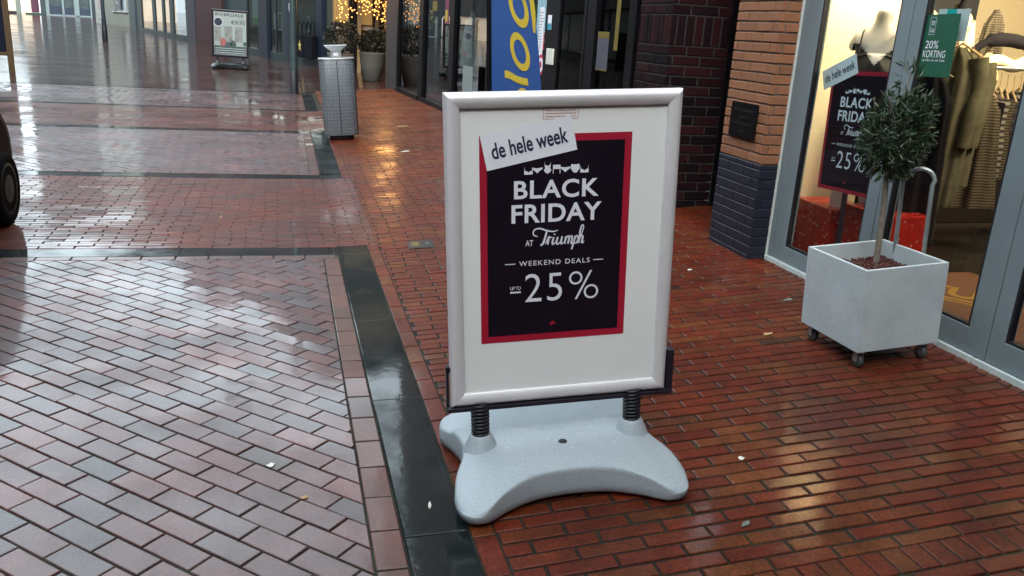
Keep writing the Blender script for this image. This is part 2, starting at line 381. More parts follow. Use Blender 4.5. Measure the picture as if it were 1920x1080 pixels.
M_FIELD = island_mat('wet_clay_pavers', [(0, (.098, .036, .036)), (.25, (.135, .043, .040)), (.5, (.075, .046, .051)), (.7, (.165, .055, .050)), (.86, (.066, .050, .053)), (1, (.110, .044, .043))], .34, .4, 80, 1.2, 170, coat=.95, lo=.45, dirt=.36)
M_SIDE = island_mat('wet_red_bricks', [(0, (.112, .0135, .0042)), (.35, (.148, .020, .0055)), (.65, (.128, .025, .0065)), (.9, (.155, .041, .010)), (.985, (.098, .025, .008)), (1, (.042, .017, .011))], .45, .55, 85, 1.8, 170, coat=.50, spec=.15, lo=.3, dirt=.42, film=2.2)
M_COURSE = island_mat('wet_edging_bricks', [(0, (.090, .024, .016)), (.5, (.115, .036, .024)), (1, (.065, .030, .025))], .36, .28, 45, .9, 140, coat=.6, dirt=.3)
M_GRANITE = island_mat('wet_granite', [(0, (.0022, .0050, .0058)), (1, (.0050, .0090, .0098))], .6, .5, 90, .4, 160, coat=1.0, spec=.05, lo=.08)
struct(field.build('street_paving', M_FIELD)); struct(side.build('pavement', M_SIDE))
M_BAND = island_mat('wet_band_bricks', [(0, (.105, .016, .008)), (.4, (.138, .023, .010)), (.8, (.118, .028, .013)), (1, (.075, .024, .016))], .40, .5, 80, 1.5, 170, coat=1.0, spec=.2, lo=.25, dirt=.35)
struct(band.build('street_paving', M_BAND)); struct(course.build('kerb_course', M_COURSE)); struct(strip.build('kerb_strip', M_GRANITE))
# joint level bed under the pavers, and the far paving as one sheet to the horizon
def joint_mat():
    m, n, l, p = new_mat('mossy_joint_sand')
    tc = n.new('ShaderNodeTexCoord'); nz = n.new('ShaderNodeTexNoise'); nz.inputs['Scale'].default_value = 3.0; nz.inputs['Detail'].default_value = 8; nz.inputs['Roughness'].default_value = .75; l.new(tc.outputs['Object'], nz.inputs['Vector'])
    cr = n.new('ShaderNodeValToRGB'); l.new(nz.outputs['Fac'], cr.inputs[0]); e = cr.color_ramp.elements
    e[0].position = .35; e[0].color = (.009, .007, .006, 1); e[1].position = .68; e[1].color = (.024, .040, .018, 1); q = e.new(.52); q.color = (.019, .018, .014, 1)
    l.new(cr.outputs[0], p.inputs['Base Color']); p.inputs['Roughness'].default_value = .7; p.inputs['Specular IOR Level'].default_value = .15
    nb = n.new('ShaderNodeTexNoise'); nb.inputs['Scale'].default_value = 160; nb.inputs['Detail'].default_value = 4; l.new(tc.outputs['Object'], nb.inputs['Vector'])
    b = n.new('ShaderNodeBump'); b.inputs['Strength'].default_value = .8; b.inputs['Distance'].default_value = .004; l.new(nb.outputs['Fac'], b.inputs['Height']); l.new(b.outputs[0], p.inputs['Normal'])
    return m
M_JOINT = joint_mat()
g = MB()
def sheet(mb, xs, ys, hf):
    nx = len(xs); vs = [(x, y, hf(x)) for y in ys for x in xs]
    mb.add(vs, [(j*nx+i, j*nx+i+1, (j+1)*nx+i+1, (j+1)*nx+i) for j in range(len(ys)-1) for i in range(nx-1)])
sheet(g, [-12, 0, 3.0], [-14, 24], lambda x: gz(x)-.0052)
struct(g.build('ground', M_JOINT))
def far_mat():
    m, n, l, p = new_mat('far_wet_paving')
    tc = n.new('ShaderNodeTexCoord')
    br = n.new('ShaderNodeTexBrick'); l.new(tc.outputs['Object'], br.inputs['Vector']); br.inputs['Scale'].default_value = 1
    br.inputs['Brick Width'].default_value = .21; br.inputs['Row Height'].default_value = .1; br.inputs['Mortar Size'].default_value = .006
    br.inputs['Color1'].default_value = (.05, .024, .020, 1); br.inputs['Color2'].default_value = (.065, .03, .025, 1); br.inputs['Mortar'].default_value = (.02, .014, .01, 1)
    l.new(br.outputs['Color'], p.inputs['Base Color'])
    nz = n.new('ShaderNodeTexNoise'); nz.inputs['Scale'].default_value = .9; nz.inputs['Detail'].default_value = 6; l.new(tc.outputs['Object'], nz.inputs['Vector'])
    mr = n.new('ShaderNodeMapRange'); mr.inputs[1].default_value = .35; mr.inputs[2].default_value = .65; mr.inputs[3].default_value = .19; mr.inputs[4].default_value = .08; l.new(nz.outputs['Fac'], mr.inputs[0]); l.new(mr.outputs[0], p.inputs['Roughness'])
    nb = n.new('ShaderNodeTexNoise'); nb.inputs['Scale'].default_value = 14; nb.inputs['Detail'].default_value = 4; l.new(tc.outputs['Object'], nb.inputs['Vector'])
    b = n.new('ShaderNodeBump'); b.inputs['Strength'].default_value = .28; b.inputs['Distance'].default_value = .004; l.new(nb.outputs['Fac'], b.inputs['Height']); l.new(b.outputs[0], p.inputs['Normal'])
    p.inputs['Specular IOR Level'].default_value = .3
    return m
M_FAR = far_mat()
g = MB()
sheet(g, [-260, -9.0, 0, 2.6, 260], [19.05, 60, 400], lambda x: gz(min(x, 2.6))-.001)
sheet(g, [-9.0, 0, .30], [19.05, 19.06], gz)
sheet(g, [-60, -7.8], [-14, 19.05], lambda x: -.002)
struct(g.build('road', M_FAR))

# ------------------------------------------------------------------ the swing sign in front
def icons(mb, x0, x1, yb, h, z, M=None):
    """row of small lingerie pictograms"""
    w = (x1-x0)
    def P(cx, s, pts): flat(mb, [(cx+px*s, yb+py*s) for px, py in pts], z, M)
    s = h
    def bra(cx): P(cx, s, [(-.34, .05), (-.3, 0), (.3, 0), (.34, .05), (.31, .62), (.28, .30), (.12, .26), (0, .16), (-.12, .26), (-.28, .30), (-.31, .62)])
    def brief(cx): P(cx, s, [(-.42, .52), (-.40, .40), (-.12, .20), (-.05, .10), (.05, .10), (.12, .20), (.40, .40), (.42, .52), (0, .46)])
    bra(x0+.05*w); brief(x0+.19*w)
    P(x0+.355*w, s, [(-.18, .12), (0, .0), (.18, .12), (.30, .28), (.20, .45), (.24, .62), (.24, 1.0), (.20, .72), (.0, .62), (-.20, .72), (-.24, 1.0), (-.24, .62), (-.20, .45), (-.30, .28)])
    P(x0+.50*w, s, [(-.28, .35), (.28, .35), (.30, .68), (-.30, .68)]); P(x0+.50*w-.27*s, s, [(-.03, 0), (.03, 0), (.03, .36), (-.03, .36)]); P(x0+.50*w+.27*s, s, [(-.03, 0), (.03, 0), (.03, .36), (-.03, .36)])
    brief(x0+.64*w)
    P(x0+.80*w, s, [(-.12, .02), (.12, .02), (.36, .34), (.32, .70), (.15, .66), (-.15, .66), (-.32, .70), (-.36, .34)])
    bra(x0+.95*w)
def script_word(mb, x0, y0, x1, y1, z, M=None):
    """flowing brush lettering: Triumph"""
    W, H = 10.0, 4.2
    def R(pts, w):
        ww = [q*(y1-y0)/H for q in (w if isinstance(w, (list, tuple)) else [w]*len(pts))]
        ribbon(mb, [(x0+(x1-x0)*px/W, y0+(y1-y0)*py/H) for px, py in pts], ww, z, M)
    R([(1.0, 2.55), (.35, 2.75), (.15, 3.25), (.55, 3.75), (1.5, 3.85), (2.8, 3.45), (4.0, 3.25), (4.9, 3.45)], [.16, .2, .2, .22, .26, .28, .22, .12])
    R([(2.75, 3.4), (2.55, 2.6), (2.2, 1.6), (1.8, 1.05), (1.55, 1.15)], [.26, .34, .36, .28, .16])
    R([(2.5, 1.2), (2.9, 1.9), (3.2, 2.45), (3.3, 2.25), (3.75, 2.3)], [.12, .2, .22, .24, .16]); R([(3.2, 2.4), (2.95, 1.1)], .3)
    R([(4.1, 2.3), (3.85, 1.35), (4.05, 1.08), (4.5, 1.5)], [.3, .32, .22, .12]); R([(4.28, 2.85), (4.22, 2.68)], .3)
    R([(4.9, 2.3), (4.65, 1.4), (4.95, 1.05), (5.5, 1.6)], [.3, .32, .22, .14]); R([(5.75, 2.35), (5.5, 1.35), (5.65, 1.08), (6.0, 1.4)], [.3, .32, .22, .12])
    R([(6.5, 2.35), (6.2, 1.05)], .3); R([(6.3, 1.5), (6.8, 2.35), (7.1, 2.1), (6.85, 1.05)], [.14, .22, .3, .3]); R([(6.95, 1.5), (7.45, 2.35), (7.7, 2.05), (7.5, 1.2), (7.7, 1.05), (8.0, 1.4)], [.14, .22, .3, .3, .2, .12])
    R([(8.3, 2.35), (7.9, .95), (7.6, .05)], [.28, .3, .26]); R([(8.05, 1.4), (8.5, 2.35), (8.85, 1.9), (8.55, 1.15), (8.1, 1.15)], [.14, .22, .3, .26, .16])
    R([(8.7, 1.2), (9.4, 2.4), (9.85, 3.8), (9.55, 4.1), (9.25, 3.3), (8.95, 1.05)], [.12, .18, .2, .22, .28, .3]); R([(9.05, 1.5), (9.5, 2.35), (9.75, 2.05), (9.55, 1.25), (9.75, 1.08), (10.0, 1.4)], [.14, .22, .3, .3, .2, .12])
def poster_parts(parent, z, M, w=.504, h=.704, cx=-.027, y0=.226, bend=False):
    """red bordered black poster with its lettering (local plane x,y; z towards the viewer)"""
    p = MB(); flat(p, [(cx-w/2, y0), (cx+w/2, y0), (cx+w/2, y0+h), (cx-w/2, y0+h)], z, M)
    post = p.build('poster', M_RED, parent)
    b = MB(); e = .024; flat(b, [(cx-w/2+e, y0+e), (cx+w/2-e, y0+e), (cx+w/2-e, y0+h-e), (cx-w/2+e, y0+h-e)], z+.0006, M)
    b.build('black_field', M_INK, post)
    t = MB(); zz = z+.0012; dx = cx+.027; dy = y0-.226
    def ft(s, x0, y0_, x1, y1_, **k): fit_text(t, s, x0+dx, y0_+dy, x1+dx, y1_+dy, zz, M=M, **k)
    icons(t, -.130+dx, .077+dx, .802+dy, .042, zz, M)
    ft('BLACK', -.167, .722, .118, .783, bold=.022, spacing=1.08)
    ft('FRIDAY', -.175, .642, .129, .704, bold=.022, spacing=1.05)
    ft('AT', -.128, .563, -.102, .583, bold=.012)
    script_word(t, -.105+dx, .543+dy, .072+dx, .628+dy, zz, M)
    ft('WEEKEND DEALS', -.149, .495, .094, .512, bold=.004, spacing=1.22)
    flat(t, [(-.197+dx, .502+dy), (-.162+dx, .502+dy), (-.162+dx, .505+dy), (-.197+dx, .505+dy)], zz, M)
    flat(t, [(.106+dx, .502+dy), (.141+dx, .502+dy), (.141+dx, .505+dy), (.106+dx, .505+dy)], zz, M)
    ft('25', -.129, .366, .0, .466, bold=-.006, spacing=1.1)
    # thin percent sign
    ring2d(t, .047+dx, .442+dy, .0235, .0165, zz, M); ring2d(t, .102+dx, .391+dy, .0255, .0185, zz, M)
    flat(t, [(.045+dx, .366+dy), (.053+dx, .366+dy), (.104+dx, .467+dy), (.096+dx, .467+dy)], zz, M)
    ft('UP TO', -.179, .412, -.143, .4245, bold=.0, spacing=.95)
    flat(t, [(-.179+dx, .401+dy), (-.143+dx, .401+dy), (-.143+dx, .4065+dy), (-.179+dx, .4065+dy)], zz, M)
    t.build('lettering', M_WHITEINK, post)
    c = MB()
    for k in range(5):
        a = radians(90+(k-2)*32); L = .017 if k == 2 else .014
        px, py = -.031+dx, .279+dy
        flat(c, [(px-.003*sin(a), py+.003*cos(a)), (px+L*.6*cos(a)+.003*sin(a), py+L*.6*sin(a)-.003*cos(a)), (px+L*cos(a), py+L*sin(a)), (px+L*.6*cos(a)-.003*sin(a), py+L*.6*sin(a)+.003*cos(a))], zz, M)
    c.build('emblem', M_RED, post)
    return post

def smoothstep(a, b, x):
    t = max(0, min(1, (x-a)/(b-a))); return t*t*(3-2*t)
def base_shape(mb, s=1.0, M=None):
    half = [(0, -.225), (.13, -.238), (.235, -.285), (.315, -.338), (.372, -.325), (.400, -.255), (.388, -.16), (.352, -.06), (.338, .03), (.360, .14), (.395, .235), (.375, .305), (.285, .322), (.14, .298), (0, .285)]
    pts = half+[(-x, y) for x, y in reversed(half[1:-1])]
    O = [(p.x, p.y) for p in catmull([(x, y, 0) for x, y in pts], 6, True)]
    n = len(O)
    def top(x, y):
        z = .140-.050*(x/.42)**4-.062*max(0, (-y-.12)/.22)**1.5
        z -= .016*smoothstep(.095, .135, y+.05*cos(x*7))
        return z
    rings = []
    ks = [(.955, None, .012), (1.0, None, .022), (1.006, None, .045), (1.004, .55, None), (1.001, .86, None), (.995, .945, None), (.978, .985, None), (.935, .998, None), (.72, 1, None), (.55, 1, None), (.4, 1, None), (.25, 1, None), (.1, 1, None)]
    vs = []
    for k, q, zz in ks:
        for x, y in O:
            X, Y = x*k, y*k
            # the front arch is cut steep: keep the wall upright there
            vs.append((X*s, Y*s, (zz if zz is not None else max(.05, top(X, Y)*q))*s))
    fs = [(i*n+k, i*n+(k+1) % n, (i+1)*n+(k+1) % n, (i+1)*n+k) for i in range(len(ks)-1) for k in range(n)]
    m = len(vs); vs.append((0, 0, top(0, 0)*s)); b = len(ks)-1
    fs += [(b*n+k, b*n+(k+1) % n, m) for k in range(n)]
    fs.append(tuple(range(n-1, -1, -1)))
    mb.add(vs, fs, M, True)
    for sx in (-1, 1):
        mb.lathe([(.068*s, .106*s), (.058*s, .130*s), (.045*s, .160*s), (.039*s, .174*s), (.034*s, .178*s)], 24, (M or Matrix()) @ Matrix.Translation((sx*.278*s, -.02*s, 0)))
def spring_shape(mb, x, y, z0, z1, r=.029, M=None):
    n = 9; pts = [(x+r*cos(2*pi*k/12), y+r*sin(2*pi*k/12), z0+(z1-z0)*k/(12*n)) for k in range(12*n+1)]
    mb.tube(pts, .0048, 6, M)
    mb.lathe([(r*.74, z0), (r*.74, z1)], 14, (M or Matrix()) @ Matrix.Translation((x, y, 0)))

S1 = thing('pavement_sign', 'large silver framed swing sign on a grey moulded base with black and red sale poster', 'sign', frameA(.598, 2.629, radians(-3.1)))
b = MB(); base_shape(b); base = b.build('base', M_BASEPL, S1)
b = MB(); b.lathe([(.0155, .128), (.0155, .1425), (.010, .1435)], 20, Matrix.Translation((.006, -.075, 0))); b.build('filler_cap', M_BLACKPL, base)
b = MB(); rnd = random.Random(31)
def btop(x, y): return .140-.050*(x/.42)**4-.062*max(0, (-y-.12)/.22)**1.5-.016*smoothstep(.095, .135, y+.05*cos(x*7))
for k in range(420):
    x, y = rnd.uniform(-.35, .35), rnd.uniform(-.24, .25)
    if abs(x) > .31-.10*abs(sin(y*9)) or (abs(abs(x)-.278) < .075 and abs(y+.02) < .075) or y < -.19+.0*x-.08*(abs(x)/.3): continue
    r_ = rnd.uniform(.0012, .0032); b.lathe([(r_, -.0005), (r_*.85, r_*.35), (r_*.45, r_*.6), (.0, r_*.68)], 7, Matrix.Translation((x, y, btop(x, y))), cap=False)
wd = b.build('water_drops', mat('water_drop', (.55, .62, .66), .04, 0, spec=.8), base); wd['kind'] = 'stuff'
for sx in (-.3, .3):
    for y in (-.255, .24): b = MB(); b.box((sx-.03, y-.025, -.003), (sx+.03, y+.025, .02)); b.build('foot', M_BLACKPL, base)
for sx in (-1, 1):
    b = MB(); spring_shape(b, sx*.278, -.02, .172, .295); b.build('spring', M_BLACKPL, S1)
FZ = .279          # bottom of the frame above the pavement
FM = Matrix.Translation((.009, -.02, FZ+.008)) @ Matrix.Rotation(radians(.9), 4, 'X') @ Matrix.Rotation(radians(.65), 4, 'Y') @ Matrix.Rotation(pi/2, 4, 'X')   # local x,y in the plane of the sheet, z to the viewer
b = MB(); W2, HH = .3888, 1.064
b.bbox((-W2-.012, -.016, -.024), (W2+.022, .000, .022), .003, FM)
b.bbox((-W2-.014, -.016, -.022), (-W2-.005, .150, .004), .002, FM)
b.bbox((W2+.003, -.016, -.024), (W2+.026, .155, .018), .003, FM)
b.bbox((-W2-.014, .128, -.022), (-W2+.006, .150, .004), .002, FM)
for sx in (-.278, .278): b.bbox((sx-.012, -.006, .018), (sx+.012, .010, .028), .003, FM)
b.build('bracket', M_BLACKPL, S1)
b = MB()
def profile_frame(mb, W, H, prof, M):
    """mitred frame; prof = (inset from the outer edge, depth)"""
    n = len(prof); vs = []; fs = []
    for (ux, uy) in ((-1, 0), (1, 0), (1, 1), (-1, 1)):
        for d, z in prof: vs.append((ux*(W-d), (d if uy == 0 else H-d), z))
    for c in range(4):
        for k in range(n-1): fs.append((c*n+k, ((c+1) % 4)*n+k, ((c+1) % 4)*n+k+1, c*n+k+1))
    for c in range(4):   # every side its own strip so that the mitres stay crisp
        f0 = fs[c*(n-1):(c+1)*(n-1)]; m = {}; v2 = []; f2 = []
        for f in f0:
            g_ = []
            for i in f:
                if i not in m: m[i] = len(v2); v2.append(vs[i])
                g_.append(m[i])
            f2.append(tuple(g_))
        mb.add(v2, f2, M, True)
profile_frame(b, W2, HH, [(.004, -.022), (0, -.018), (0, .003), (.003, .011), (.009, .0165), (.018, .0185), (.030, .0165), (.046, .011), (.0475, .0085), (.0475, .001)], FM)
b.build('frame', M_ALU, S1)
b = MB(); b.box((-W2+.006, .006, -.020), (W2-.006, HH-.006, .000), FM); sheet_o = b.build('white_sheet', M_SHEET, S1)
p1 = poster_parts(S1, .0012, FM)
LM = FM @ Matrix.Translation((-.277, .929, 0)) @ Matrix.Rotation(radians(11.4), 4, 'Z')
b = MB(); flat(b, [(0, -.113), (.301, -.113), (.301, 0), (0, 0)], .0034, LM); lab = b.build('paper_strip', M_PAPER, S1)
b = MB(); fit_text(b, 'de hele week', .026, -.083, .278, -.030, .0040, bold=.020, M=LM); b.build('lettering', M_NAVYINK, lab)
b = MB()
for q in ((-.074, .976, .042, .9775), (-.074, 1.0105, .042, 1.012), (-.074, .976, -.0725, 1.012), (.0405, .976, .042, 1.012)): flat(b, [(q[0], q[1]), (q[2], q[1]), (q[2], q[3]), (q[0], q[3])], .0013, FM)
for y in (1.0025, .993, .9835):
    x = -.066
    while x < .03:
        w = random.uniform(.004, .012); flat(b, [(x, y), (x+w, y), (x+w, y+.0022), (x, y+.0022)], .0013, FM); x += w+.002
b.build('notice_sticker', M_REDINK, S1)

# ------------------------------------------------------------------ planter, olive tree, hoop
def concrete_mat():
    return mat('painted_fibre_board', (.42, .48, .51), .6, 0, .11, 4.5, .35, 70)
M_BOARD = concrete_mat()
PW, PH_, PZ = .4375, .391, .090
PL = thing('planter_box', 'pale grey square planter box on small castors beside the shop door', 'planter', frameA(2.377, 3.292, radians(1.3)))
b = MB(); t = .017; h2 = PW/2
b.bbox((-h2, -h2, PZ), (h2, -h2+t, PZ+PH_), .002); b.bbox((-h2, h2-t, PZ), (h2, h2, PZ+PH_), .002)
b.bbox((-h2, -h2+t+.0005, PZ), (-h2+t, h2-t-.0005, PZ+PH_), .002); b.bbox((h2-t, -h2+t+.0005, PZ), (h2, h2-t-.0005, PZ+PH_), .002)
b.box((-h2+t, -h2+t, PZ+.003), (h2-t, h2-t, PZ+.03))
box = b.build('box', M_BOARD, PL)
b = MB()
for k in range(5):
    z = PZ+.03+k*.082
    for x, y, ax in ((-h2+.012+(k % 2)*.02, -h2, 'y'), (h2-.012, -h2, 'y'), (-h2, -h2+.05*(k % 3), 'x'), (-h2, h2-.03, 'x')):
        R_ = Matrix.Translation((x, y, z)) @ (Matrix.Rotation(pi/2, 4, 'X') if ax == 'y' else Matrix.Rotation(-pi/2, 4, 'Y'))
        b.lathe([(.0028, -.001), (.0028, .0008)], 8, R_)
b.build('screw_heads', M_GALV, box)
b = MB(); N = 22
random.seed(3)
for k in range(900):
    x, y = random.uniform(-h2+t+.004, h2-t-.004), random.uniform(-h2+t+.004, h2-t-.004)
    r_ = random.uniform(.006, .012); z = PZ+PH_-.085+random.uniform(-.004, .010)+.028*max(0, 1-((x+.02)**2+(y-.0)**2)/.02)
    R_ = Matrix.Translation((x, y, z)) @ Matrix.Rotation(random.uniform(0, 6), 4, (random.random(), random.random(), random.random()+.1))
    q = r_*.8
    vs = [(q*random.uniform(.7, 1.2), 0, 0), (-q*random.uniform(.7, 1.2), 0, 0), (0, q*random.uniform(.7, 1.2), 0), (0, -q*random.uniform(.7, 1.2), 0), (0, 0, q), (0, 0, -q*.8)]
    b.add(vs, [(0, 2, 4), (2, 1, 4), (1, 3, 4), (3, 0, 4), (2, 0, 5), (1, 2, 5), (3, 1, 5), (0, 3, 5)], R_)
b.box((-h2+t, -h2+t, PZ+PH_-.16), (h2-t, h2-t, PZ+PH_-.088))
M_LAVA = island_mat('lava_rock', [(0, (.06, .014, .010)), (.6, (.10, .024, .018)), (1, (.04, .012, .012))], .75, .3, 60, .8, 200)
gr = b.build('gravel', M_LAVA, PL)
for sx in (-1, 1):
    for sy in (-1, 1):
        cx, cy = sx*(h2-.045), sy*(h2-.045)
        b = MB(); b.bbox((cx-.028, cy-.028, PZ-.006), (cx+.028, cy+.028, PZ), .001)
        b.box((cx-.019, cy-.014, .030), (cx-.0155, cy+.014, PZ-.008)); b.box((cx+.0155, cy-.014, .030), (cx+.019, cy+.014, PZ-.008)); b.box((cx-.019, cy-.013, PZ-.022), (cx+.019, cy+.013, PZ-.007))
        cs = b.build('castor', M_GALV, PL)
        b = MB(); b.lathe([(.020, -.013), (.031, -.011), (.033, -.004), (.033, .004), (.031, .011), (.020, .013)], 18, Matrix.Translation((cx, cy, .033)) @ Matrix.Rotation(pi/2, 4, 'Y'))
        b.build('wheel', mat('castor_rubber', (.05, .055, .06), .5), cs)

def leaf_cloud(mb, centre, rx, ry, rz, count, L, Wd, seed, out=.75, droop=0.0, core=.45):
    """leaf-sized blades spread through an uneven crown"""
    rnd = random.Random(seed)
    lob = [(Vector((rnd.gauss(0, 1), rnd.gauss(0, 1), rnd.gauss(0, 1))).normalized(), rnd.uniform(-.16, .20)) for _ in range(22)]
    for k in range(count):
        d = Vector((rnd.gauss(0, 1), rnd.gauss(0, 1), rnd.gauss(0, 1))).normalized()
        q = rnd.random()**.45; q = core+(1-core)*q
        s_ = 1+sum(a*max(0, d.dot(v))**6 for v, a in lob)
        p = Vector((d.x*rx, d.y*ry, d.z*rz))*q*s_+Vector(centre)
        dr = (d*out+Vector((rnd.gauss(0, .5), rnd.gauss(0, .5), rnd.gauss(.15-droop, .5)))).normalized()
        sd = dr.cross(Vector((rnd.gauss(0, 1), rnd.gauss(0, 1), rnd.gauss(0, 1)))).normalized(); up = sd.cross(dr)
        l_ = L*rnd.uniform(.65, 1.25); w_ = Wd*rnd.uniform(.7, 1.2)
        vs = [p, p+dr*l_*.35+sd*w_*.5+up*w_*.1, p+dr*l_*.75+sd*w_*.38, p+dr*l_-up*w_*.3, p+dr*l_*.75-sd*w_*.38, p+dr*l_*.35-sd*w_*.5+up*w_*.1]
        mb.add(vs, [(0, 1, 2, 3), (0, 3, 4, 5)])
M_OLIVE = island_mat('olive_leaves', [(0, (.007, .020, .008)), (.5, (.014, .036, .013)), (.82, (.026, .055, .021)), (.96, (.060, .088, .045)), (1, (.085, .075, .025))], .42, .1, 20, 0.05, 50)
M_BARK = mat('grey_bark', (.16, .14, .11), .85, 0, .35, 30, .8, 90)
OT = thing('olive_tree', 'small round headed olive tree on a thin straight trunk in the planter', 'tree', Matrix.Translation((2.401, 3.354, .56)))
b = MB(); tp = catmull([(0, 0, 0), (-.008, .0, .14), (-.02, .0, .30), (-.035, -.002, .44), (-.035, 0, .55)], 6)
b.tube(tp, [.016-.004*i/len(tp) for i in range(len(tp))], 10)
for k in range(16):
    a = k*2.4; e = Vector((-.035+.115*cos(a), .115*sin(a), .68+.13*sin(k*1.7)))
    b.tube(catmull([(-.035, 0, .42+.006*k), (-.035+.05*cos(a), .05*sin(a), .52+.01*k), e], 4), .0035, 5)
b.tube(catmull([(-.035, 0, .6), (-.02, 0, .78), (.0, .01, .93)], 5), .003, 5)
b.build('trunk', M_BARK, OT)
b = MB(); leaf_cloud(b, (-.030, 0, .655), .143, .143, .165, 2100, .040, .0092, 5, core=.15)
leaf_cloud(b, (-.005, .005, .855), .045, .045, .12, 70, .050, .0105, 9); leaf_cloud(b, (.055, 0, .75), .080, .080, .085, 260, .042, .0105, 11); leaf_cloud(b, (-.04, 0, .51), .105, .105, .06, 260, .042, .0105, 12, droop=.5)
leaf_cloud(b, (-.125, -.02, .63), .070, .080, .095, 260, .042, .0105, 15)
b.build('crown', M_OLIVE, OT)
HP = MB(); hl, hr = Vector((2.564, 3.431, .55)), Vector((2.631, 3.312, .55))
tl, tr_ = Vector((2.500, 3.40, .985)), Vector((2.600, 3.32, .985))
arc = [tl.lerp(tr_, .5-.5*cos(pi*k/10))+Vector((.012, 0, .07*sin(pi*k/10))) for k in range(1, 10)]
HP.tube([hl, hl.lerp(tl, .5), tl]+arc+[tr_, hr.lerp(tr_, .5), hr], .0105, 12)
tag(HP.build('bent_tube', mat('galvanised_tube', (.36, .42, .44), .38, .7, .2, 30)), 'bent galvanised metal tube stuck in the planter behind the olive trunk', 'metal hoop')

# ------------------------------------------------------------------ bricks built one by one for the near piers
def brick_face(mb, u0, u1, z0, z1, org, ux, nrm, bw=.208, rh=.0630, j=.010, seed=1, soldier=None, hand=True):
    """a face of single bricks: org + u*ux + z*Z, standing 8 mm proud along nrm"""
    rnd = random.Random(seed); Z = Vector((0, 0, 1)); org = Vector(org); ux = Vector(ux); nrm = Vector(nrm)
    def one(a, b_, c, d):
        if b_-a < .012: return
        e = .0035; dp = rnd.uniform(-.0015, .0015); q = .004
        P = []
        for off, k in ((-.010, 0), (dp-.003, 0), (dp, e)):
            for u, z in ((a+k, c+k), (b_-k, c+k), (b_-k, d-k), (a+k, d-k)):
                P.append(org+ux*u+Z*z+nrm*off)
        mb.add(P, [(4+i, 4+(i+1) % 4, (i+1) % 4, i) for i in range(4)]+[(8+i, 8+(i+1) % 4, 4+(i+1) % 4, 4+i) for i in range(4)]+[(11, 10, 9, 8)])
    z = z0; r = 0
    while z < z1-.01:
        if soldier and soldier[0] <= z < soldier[0]+rh*.99:
            u = u0
            while u < u1-.01: one(u+j/2, min(u+rh, u1)-j/2, z+j/2, soldier[1]-j/2); u += rh
            z = soldier[1]; r += 1; continue
        u = u0-(bw/2 if r % 2 else bw*.02)
        while u < u1-.005:
            wob = rnd.uniform(-.004, .004)
            one(max(u, u0)+(j/2 if u > u0 else 0), min(u+bw, u1)-(j/2 if u+bw < u1 else 0), z+j/2+wob*.3, min(z+rh, z1)-j/2+wob*.3); u += bw
        z += rh; r += 1
M_ORANGE = island_mat('orange_brick', [(0, (.215, .088, .040)), (.5, (.255, .107, .050)), (1, (.19, .077, .036))], .8, .14, 40, .5, 120)
M_NAVYP = mat('navy_masonry_paint', (.0075, .0095, .021), .5, 0, .35, 16, .5, 70)
M_MORT = mat('pale_mortar', (.13, .11, .09), .9, 0, .3, 40, .6, 120)
M_DARKB = island_mat('dark_clinker', [(0, (.005, .0025, .003)), (.45, (.012, .0035, .0045)), (.75, (.028, .006, .0075)), (1, (.0035, .003, .0045))], .85, .35, 40, .7, 100, spec=.12)
M_DMORT = mat('grey_mortar', (.030, .029, .030), .95, 0, .35, 30, .6, 90)
TOPZ = 9.0
OP = thing('brick_pier', 'orange brick pier with its foot painted navy beside the white board', 'pier')
b = MB(); b.box((2.628, 4.868, .10), (2.80, 5.412, TOPZ)); b.box((2.801, 5.24, .10), (3.18, 5.411, TOPZ)); b.build('mortar_core', M_MORT, OP)
b = MB(); brick_face(b, 4.86, 5.42, .828, 3.3, (2.620, 0, 0), (0, 1, 0), (-1, 0, 0), seed=4); brick_face(b, -2.756, -2.612, .828, 3.3, (0, 4.860, 0), (-1, 0, 0), (0, -1, 0), seed=5)
brick_face(b, 4.86, 5.42, 3.3, TOPZ, (2.620, 0, 0), (0, 1, 0), (-1, 0, 0), seed=14)
# the faces run -y (u grows away from the camera on the street face): flip where needed
ob_ = b.build('brickwork', M_ORANGE, OP)
b = MB(); brick_face(b, 4.858, 5.422, .10, .826, (2.619, 0, 0), (0, 1, 0), (-1, 0, 0), j=.006, seed=6); brick_face(b, -2.757, -2.611, .10, .826, (0, 4.859, 0), (-1, 0, 0), (0, -1, 0), j=.006, seed=7)
b.box((2.626, 4.866, .10), (2.80, 5.414, .825)); b.build('painted_foot', M_NAVYP, OP)
b = MB(); b.bbox((2.603, 4.972, .967), (2.614, 5.312, 1.196), .003)
pq = b.build('wall_plaque', mat('dark_bronze', (.003, .0025, .003), .7, .0, .5, 30, spec=.08)); tag(pq, 'dark bronze plaque with worn lettering on the orange brick pier', 'plaque')
PM = Matrix(((0, 0, -1, 2.6022), (-1, 0, 0, 5.142), (0, 1, 0, 1.0815), (0, 0, 0, 1)))
b = MB()
for y, w in ((.065, .24), (.02, .10), (-.022, .26), (-.07, .07)):
    x = -w/2
    while x < w/2:     # worn letters, no longer legible
        ww = random.uniform(.006, .013); flat(b, [(x, y-.008), (x+.0028, y-.008), (x+.0028, y+.009), (x, y+.009)], 0, PM)
        if random.random() < .5: flat(b, [(x, y), (x+ww, y), (x+ww, y+.0024), (x, y+.0024)], 0, PM)
        x += ww+.005
b.build('worn_lettering', mat('worn_letters', (.03, .028, .027), .8), pq)
DP = thing('brick_pier', 'dark purple red brick pier with a band of upright bricks at head height', 'pier')
b = MB(); b.box((2.623, 6.458, .10), (3.10, 7.10, 3.2)); b.build('mortar_core', M_DMORT, DP)
